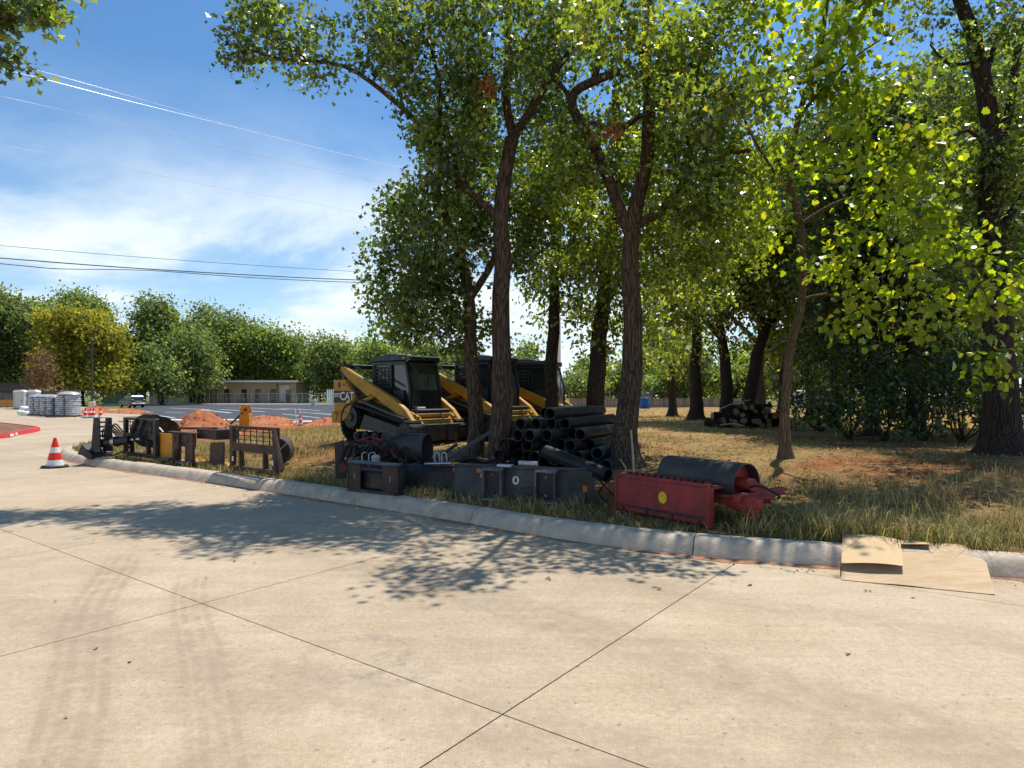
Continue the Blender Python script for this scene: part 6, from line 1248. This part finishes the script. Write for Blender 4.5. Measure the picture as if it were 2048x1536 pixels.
for z in (.25, .75): MB().box((Ww/2, .05, z), (Ww, .05, .08)).build('rail', M['fence_wood'], wf)
D = 75
for k, (pa, pb2, hh_, lb) in enumerate(((1145, 1172, 2.1, 'small white-roofed building beyond the fence left of the dark leaning trunk'), (1250, 1305, 1.9, 'white house wall beyond the fence beside the blue barrel'), (1330, 1375, 1.7, 'white vehicle-height shed wall beyond the fence in the clearing'))):
    t = thing('white_outbuilding', lb, 'building', (wp(pa, D), D, 0)); W_ = wp(pb2, D)-wp(pa, D)
    MB().box((W_/2, 1.5, hh_/2), (W_, 3, hh_)).build('wall', M['bldg_pale'], t); MB().prism([(-.5, hh_), (3.5, hh_), (1.5, hh_+.6)], -.3, W_+.3, 'x').build('roof', M['white_paint'] if k == 0 else M['roof_grey'], t); MB().box((W_*.5, -.02, hh_*.5), (.7, .06, .8)).build('window', M['glass_dark'], t)
D = 44; t = thing('white_caravan', 'pale caravan glimpsed through the trunks left of the thicket', 'caravan', (wp(1612, D), D, tz(wp(1612, D), D))); W_ = wp(1672, D)-wp(1612, D)
MB().box((W_/2, 1, .95), (W_, 2, 1.3)).build('shell', M['bldg_pale'], t, bevel=.12); MB().box((W_*.35, -.02, 1.15), (.6, .05, .45)).build('window', M['glass_dark'], t)
for x in (.35*W_, .5*W_): MB().cyl((x, -.02, .25), (x, .18, .25), .25, 16).build('wheel', M['rubber'], t, True)
bl = place(1290, 58); t = thing('blue_barrel', 'blue plastic barrel standing by the back fence', 'barrel', bl); MB().lathe([(.42, 0), (.45, .05), (.45, .4), (.47, .43), (.45, .46), (.45, .88), (.42, .93)], (0, 0, 0), 20).build('drum', M['plastic_blue'], t, True); MB().lathe([(.43, .93), (.40, .96), (.12, .97)], (0, 0, 0), 20).build('lid', M['plastic_blue'], t, True)
pw = place(1117, 60); t = thing('white_pole', 'tall white pole rising beside the thin trunk behind the farthest loader', 'pole', pw); MB().cyl((0, 0, 0), (0, 0, 8.5), .24, 14, .20).build('shaft', M['white_paint'], t, True); MB().lathe([(.34, 0), (.34, .5), (.25, .55)], (0, 0, 0), 14).build('footing', M['pole_concrete'], t, True)
# ------------------------------------------------------------------ overhead wires
def wire(pts, d0, d1, r, m, label, grp):
    n = len(pts); P_ = []
    for k, (px, py) in enumerate(pts): P_.append(P(px, py, d0+(d1-d0)*k/(n-1)))
    sp = smooth_path(P_, 1.2); o = MB().tube(sp, r, 5).build('overhead_wire', M[m], None, True); tag(o, label, 'wire', grp)
up = 'thin bright wires high across the sky'; lo = 'dark cables low across the sky'
wire([(-80, 102), (40, 131), (200, 175), (400, 232), (620, 292), (835, 342), (1000, 375)], 30, 58, 0.0073, 'wire_pale', 'topmost thin bright wire crossing the blue sky', up)
wire([(-80, 120), (75, 155), (250, 200), (440, 247), (640, 297), (835, 342), (1000, 373)], 30, 58, 0.0095, 'wire_pale', 'second bright wire from the top, meeting the topmost one at the tree', up)
wire([(-80, 176), (0, 192), (200, 237), (400, 285), (600, 330), (770, 366), (950, 398)], 30, 58, 0.0095, 'wire_pale', 'third bright wire from the top', up)
wire([(-80, 278), (0, 290), (200, 325), (420, 372), (600, 402), (740, 430), (950, 465)], 30, 58, 0.0068, 'wire_pale', 'lowest of the four thin bright wires', up)
wire([(-80, 484), (0, 491), (250, 512), (500, 530), (780, 547), (1000, 556)], 34, 60, 0.0150, 'wire_black', 'thin upper one of the dark cables', lo)
wire([(-80, 508), (0, 516), (250, 535), (500, 550), (720, 560), (1000, 566)], 34, 60, 0.0340, 'wire_black', 'thick middle one of the dark cables', lo)
wire([(-80, 519), (60, 533), (130, 538), (300, 541), (500, 555), (720, 565), (1000, 571)], 34, 60, 0.0260, 'wire_black', 'lowest sagging one of the dark cables', lo)
# ------------------------------------------------------------------ log pile
lp = place(1497, 24.0); lrs = random.Random(3); lk = 0
lme = []
for v_ in range(4):
    mb = MB(); n = 12; L_ = 1.0; vs = []
    for i in range(4):
        for q in range(n): an = 2*math.pi*q/n; rr_ = 1+.12*math.sin(an*2+v_)+.06*lrs.uniform(-1, 1); vs.append((rr_*math.cos(an), -L_/2+L_*i/3, rr_*math.sin(an)))
    fs = [(i*n+q, i*n+(q+1) % n, (i+1)*n+(q+1) % n, (i+1)*n+q) for i in range(3) for q in range(n)]; me = mb.add(vs, fs).mesh('bark', True); me.materials.append(M['bark_dark'])
    me2 = MB().add(vs[:n], [tuple(range(n))]).mesh('cut_end'); me2.materials.append(M['cut_wood']); me3 = MB().add(vs[-n:], [tuple(range(n-1, -1, -1))]).mesh('cut_end'); me3.materials.append(M['cut_wood']); lme.append((me, me2, me3))
rowl = [11, 11, 9, 7, 4]; RN = ['bottom', 'second', 'third', 'fourth', 'top']; ORD2 = ORD+['tenth', 'eleventh']
for r_, k_ in enumerate(rowl):
    for q in range(k_):
        x = lp.x+(q-(k_-1)/2)*.235+lrs.uniform(-.04, .04); z = lp.z+.10+r_*.165+lrs.uniform(-.02, .02); rad = lrs.uniform(.08, .125); L_ = lrs.uniform(.6, 1.3)
        t = thing('log', f'cut log, {ORD2[q]} from the left in the {RN[r_]} row of the woodpile', 'log', (x, lp.y+lrs.uniform(-.2, .2), z), lrs.uniform(-.45, .45)+(1.45 if lrs.random() < .55 else 0), 'cut logs in the woodpile')
        for me in lme[lk % 4]: o = link_mesh(me.name.split('.')[0], me, t); o.scale = (rad, L_, rad)
        t.rotation_euler = (lrs.uniform(-.1, .1), lrs.uniform(0, 6), t.rotation_euler[2]); lk += 1
for k, (a_, b_) in enumerate((((1440, 818, 23.2), (1500, 800, 24.5)), ((1478, 800, 23.6), (1492, 816, 23.4)), ((1530, 815, 23.5), (1600, 836, 23.0)), ((1440, 850, 22.6), (1490, 852, 22.5)))):
    p0, p1 = P(*a_), P(*b_); mid = (p0+p1)/2+Vector((0, 0, .06)); o = MB().tube(smooth_path([p0, mid, p1], .1), .022, 6).build('dead_branch', M['stake_wood'], None, True)
    tag(o, ['bare branch lying along the left of the woodpile top', 'pale stick poking up from the woodpile', 'bare branch sloping off the right end of the woodpile', 'pale stick on the ground before the woodpile'][k], 'branch', 'bare branches on the woodpile')
# ------------------------------------------------------------------ stakes, sticks and fallen leaves
sk = [((1990, 985), (1991, 925), .012, 'thin upright wooden stake in the grass at the right'), ((1268, 965), (1262, 860), .02, 'pale dead stick leaning on the tall reddish trunk'), ((1258, 950), (1240, 918), .014, 'short slanting dead stick at the foot of the tall reddish trunk')]
for (a_, b_, r_, lb) in sk:
    p = G(*a_); q_ = P(b_[0], b_[1], p.y); o = MB().tube([p-Vector((0, 0, .1)), (p+q_)/2+Vector((.01, .0, 0)), q_], [r_, r_*.9, r_*.6], 7).build('stick', M['stake_wood'], None, True); tag(o, lb, 'stick')
t_ = leaf_template('oak'); lv = fast_mesh('fallen_leaf', np.concatenate([t_*[1, 1, 2.2]]), np.arange(len(t_)), [len(t_)])
lv.materials.append(M['dry_leaf'])
spots = [(1088, 1158), (1106, 1160), (1307, 1173), (1318, 1176), (1497, 1172), (1833, 1197), (1688, 1306), (1726, 1181), (1744, 1184), (408, 1158), (190, 1078), (206, 1043), (125, 1437), (470, 1122), (505, 1128), (118, 1203), (722, 1092), (188, 1300), (640, 1045), (260, 1326)]
place_w = ['left of the pair near the shadow tip', 'right of the pair near the shadow tip', 'left of two before the middle of the kerb', 'right of two before the middle of the kerb', 'in front of the joint by the red attachment', 'below the cardboard sheet', 'on the open road at the lower right', 'just left below the cardboard sheet', 'directly below the cardboard sheet\'s left half']
for k, (px, py) in enumerate(spots):
    p = zp(px, py, .004); o = link_mesh('fallen_leaf', lv); o.location = p+Vector((0, 0, .008)); o.rotation_euler = (random.uniform(-.4, .4), random.uniform(-.3, .3), random.uniform(0, 6)); s_ = random.uniform(.045, .07)*(1.0 if k < 7 else .6); o.scale = (s_, s_, s_)
    lb = 'curled brown leaf on the concrete, '+place_w[k] if k < len(place_w) else 'tiny dry leaf on the concrete '+['on the left joint line', 'at the left near the tree shadow', 'just below the far tip of the tree shadow', 'at the lower left corner', 'above the crossing of the joints', 'just right above the crossing of the joints', 'at the left edge', 'below the middle of the tree shadow', 'left of the tyre tracks', 'inside the tree shadow', 'between the tyre tracks'][k-len(place_w)]
    tag(o, lb, 'leaf', 'fallen leaves on the concrete road')
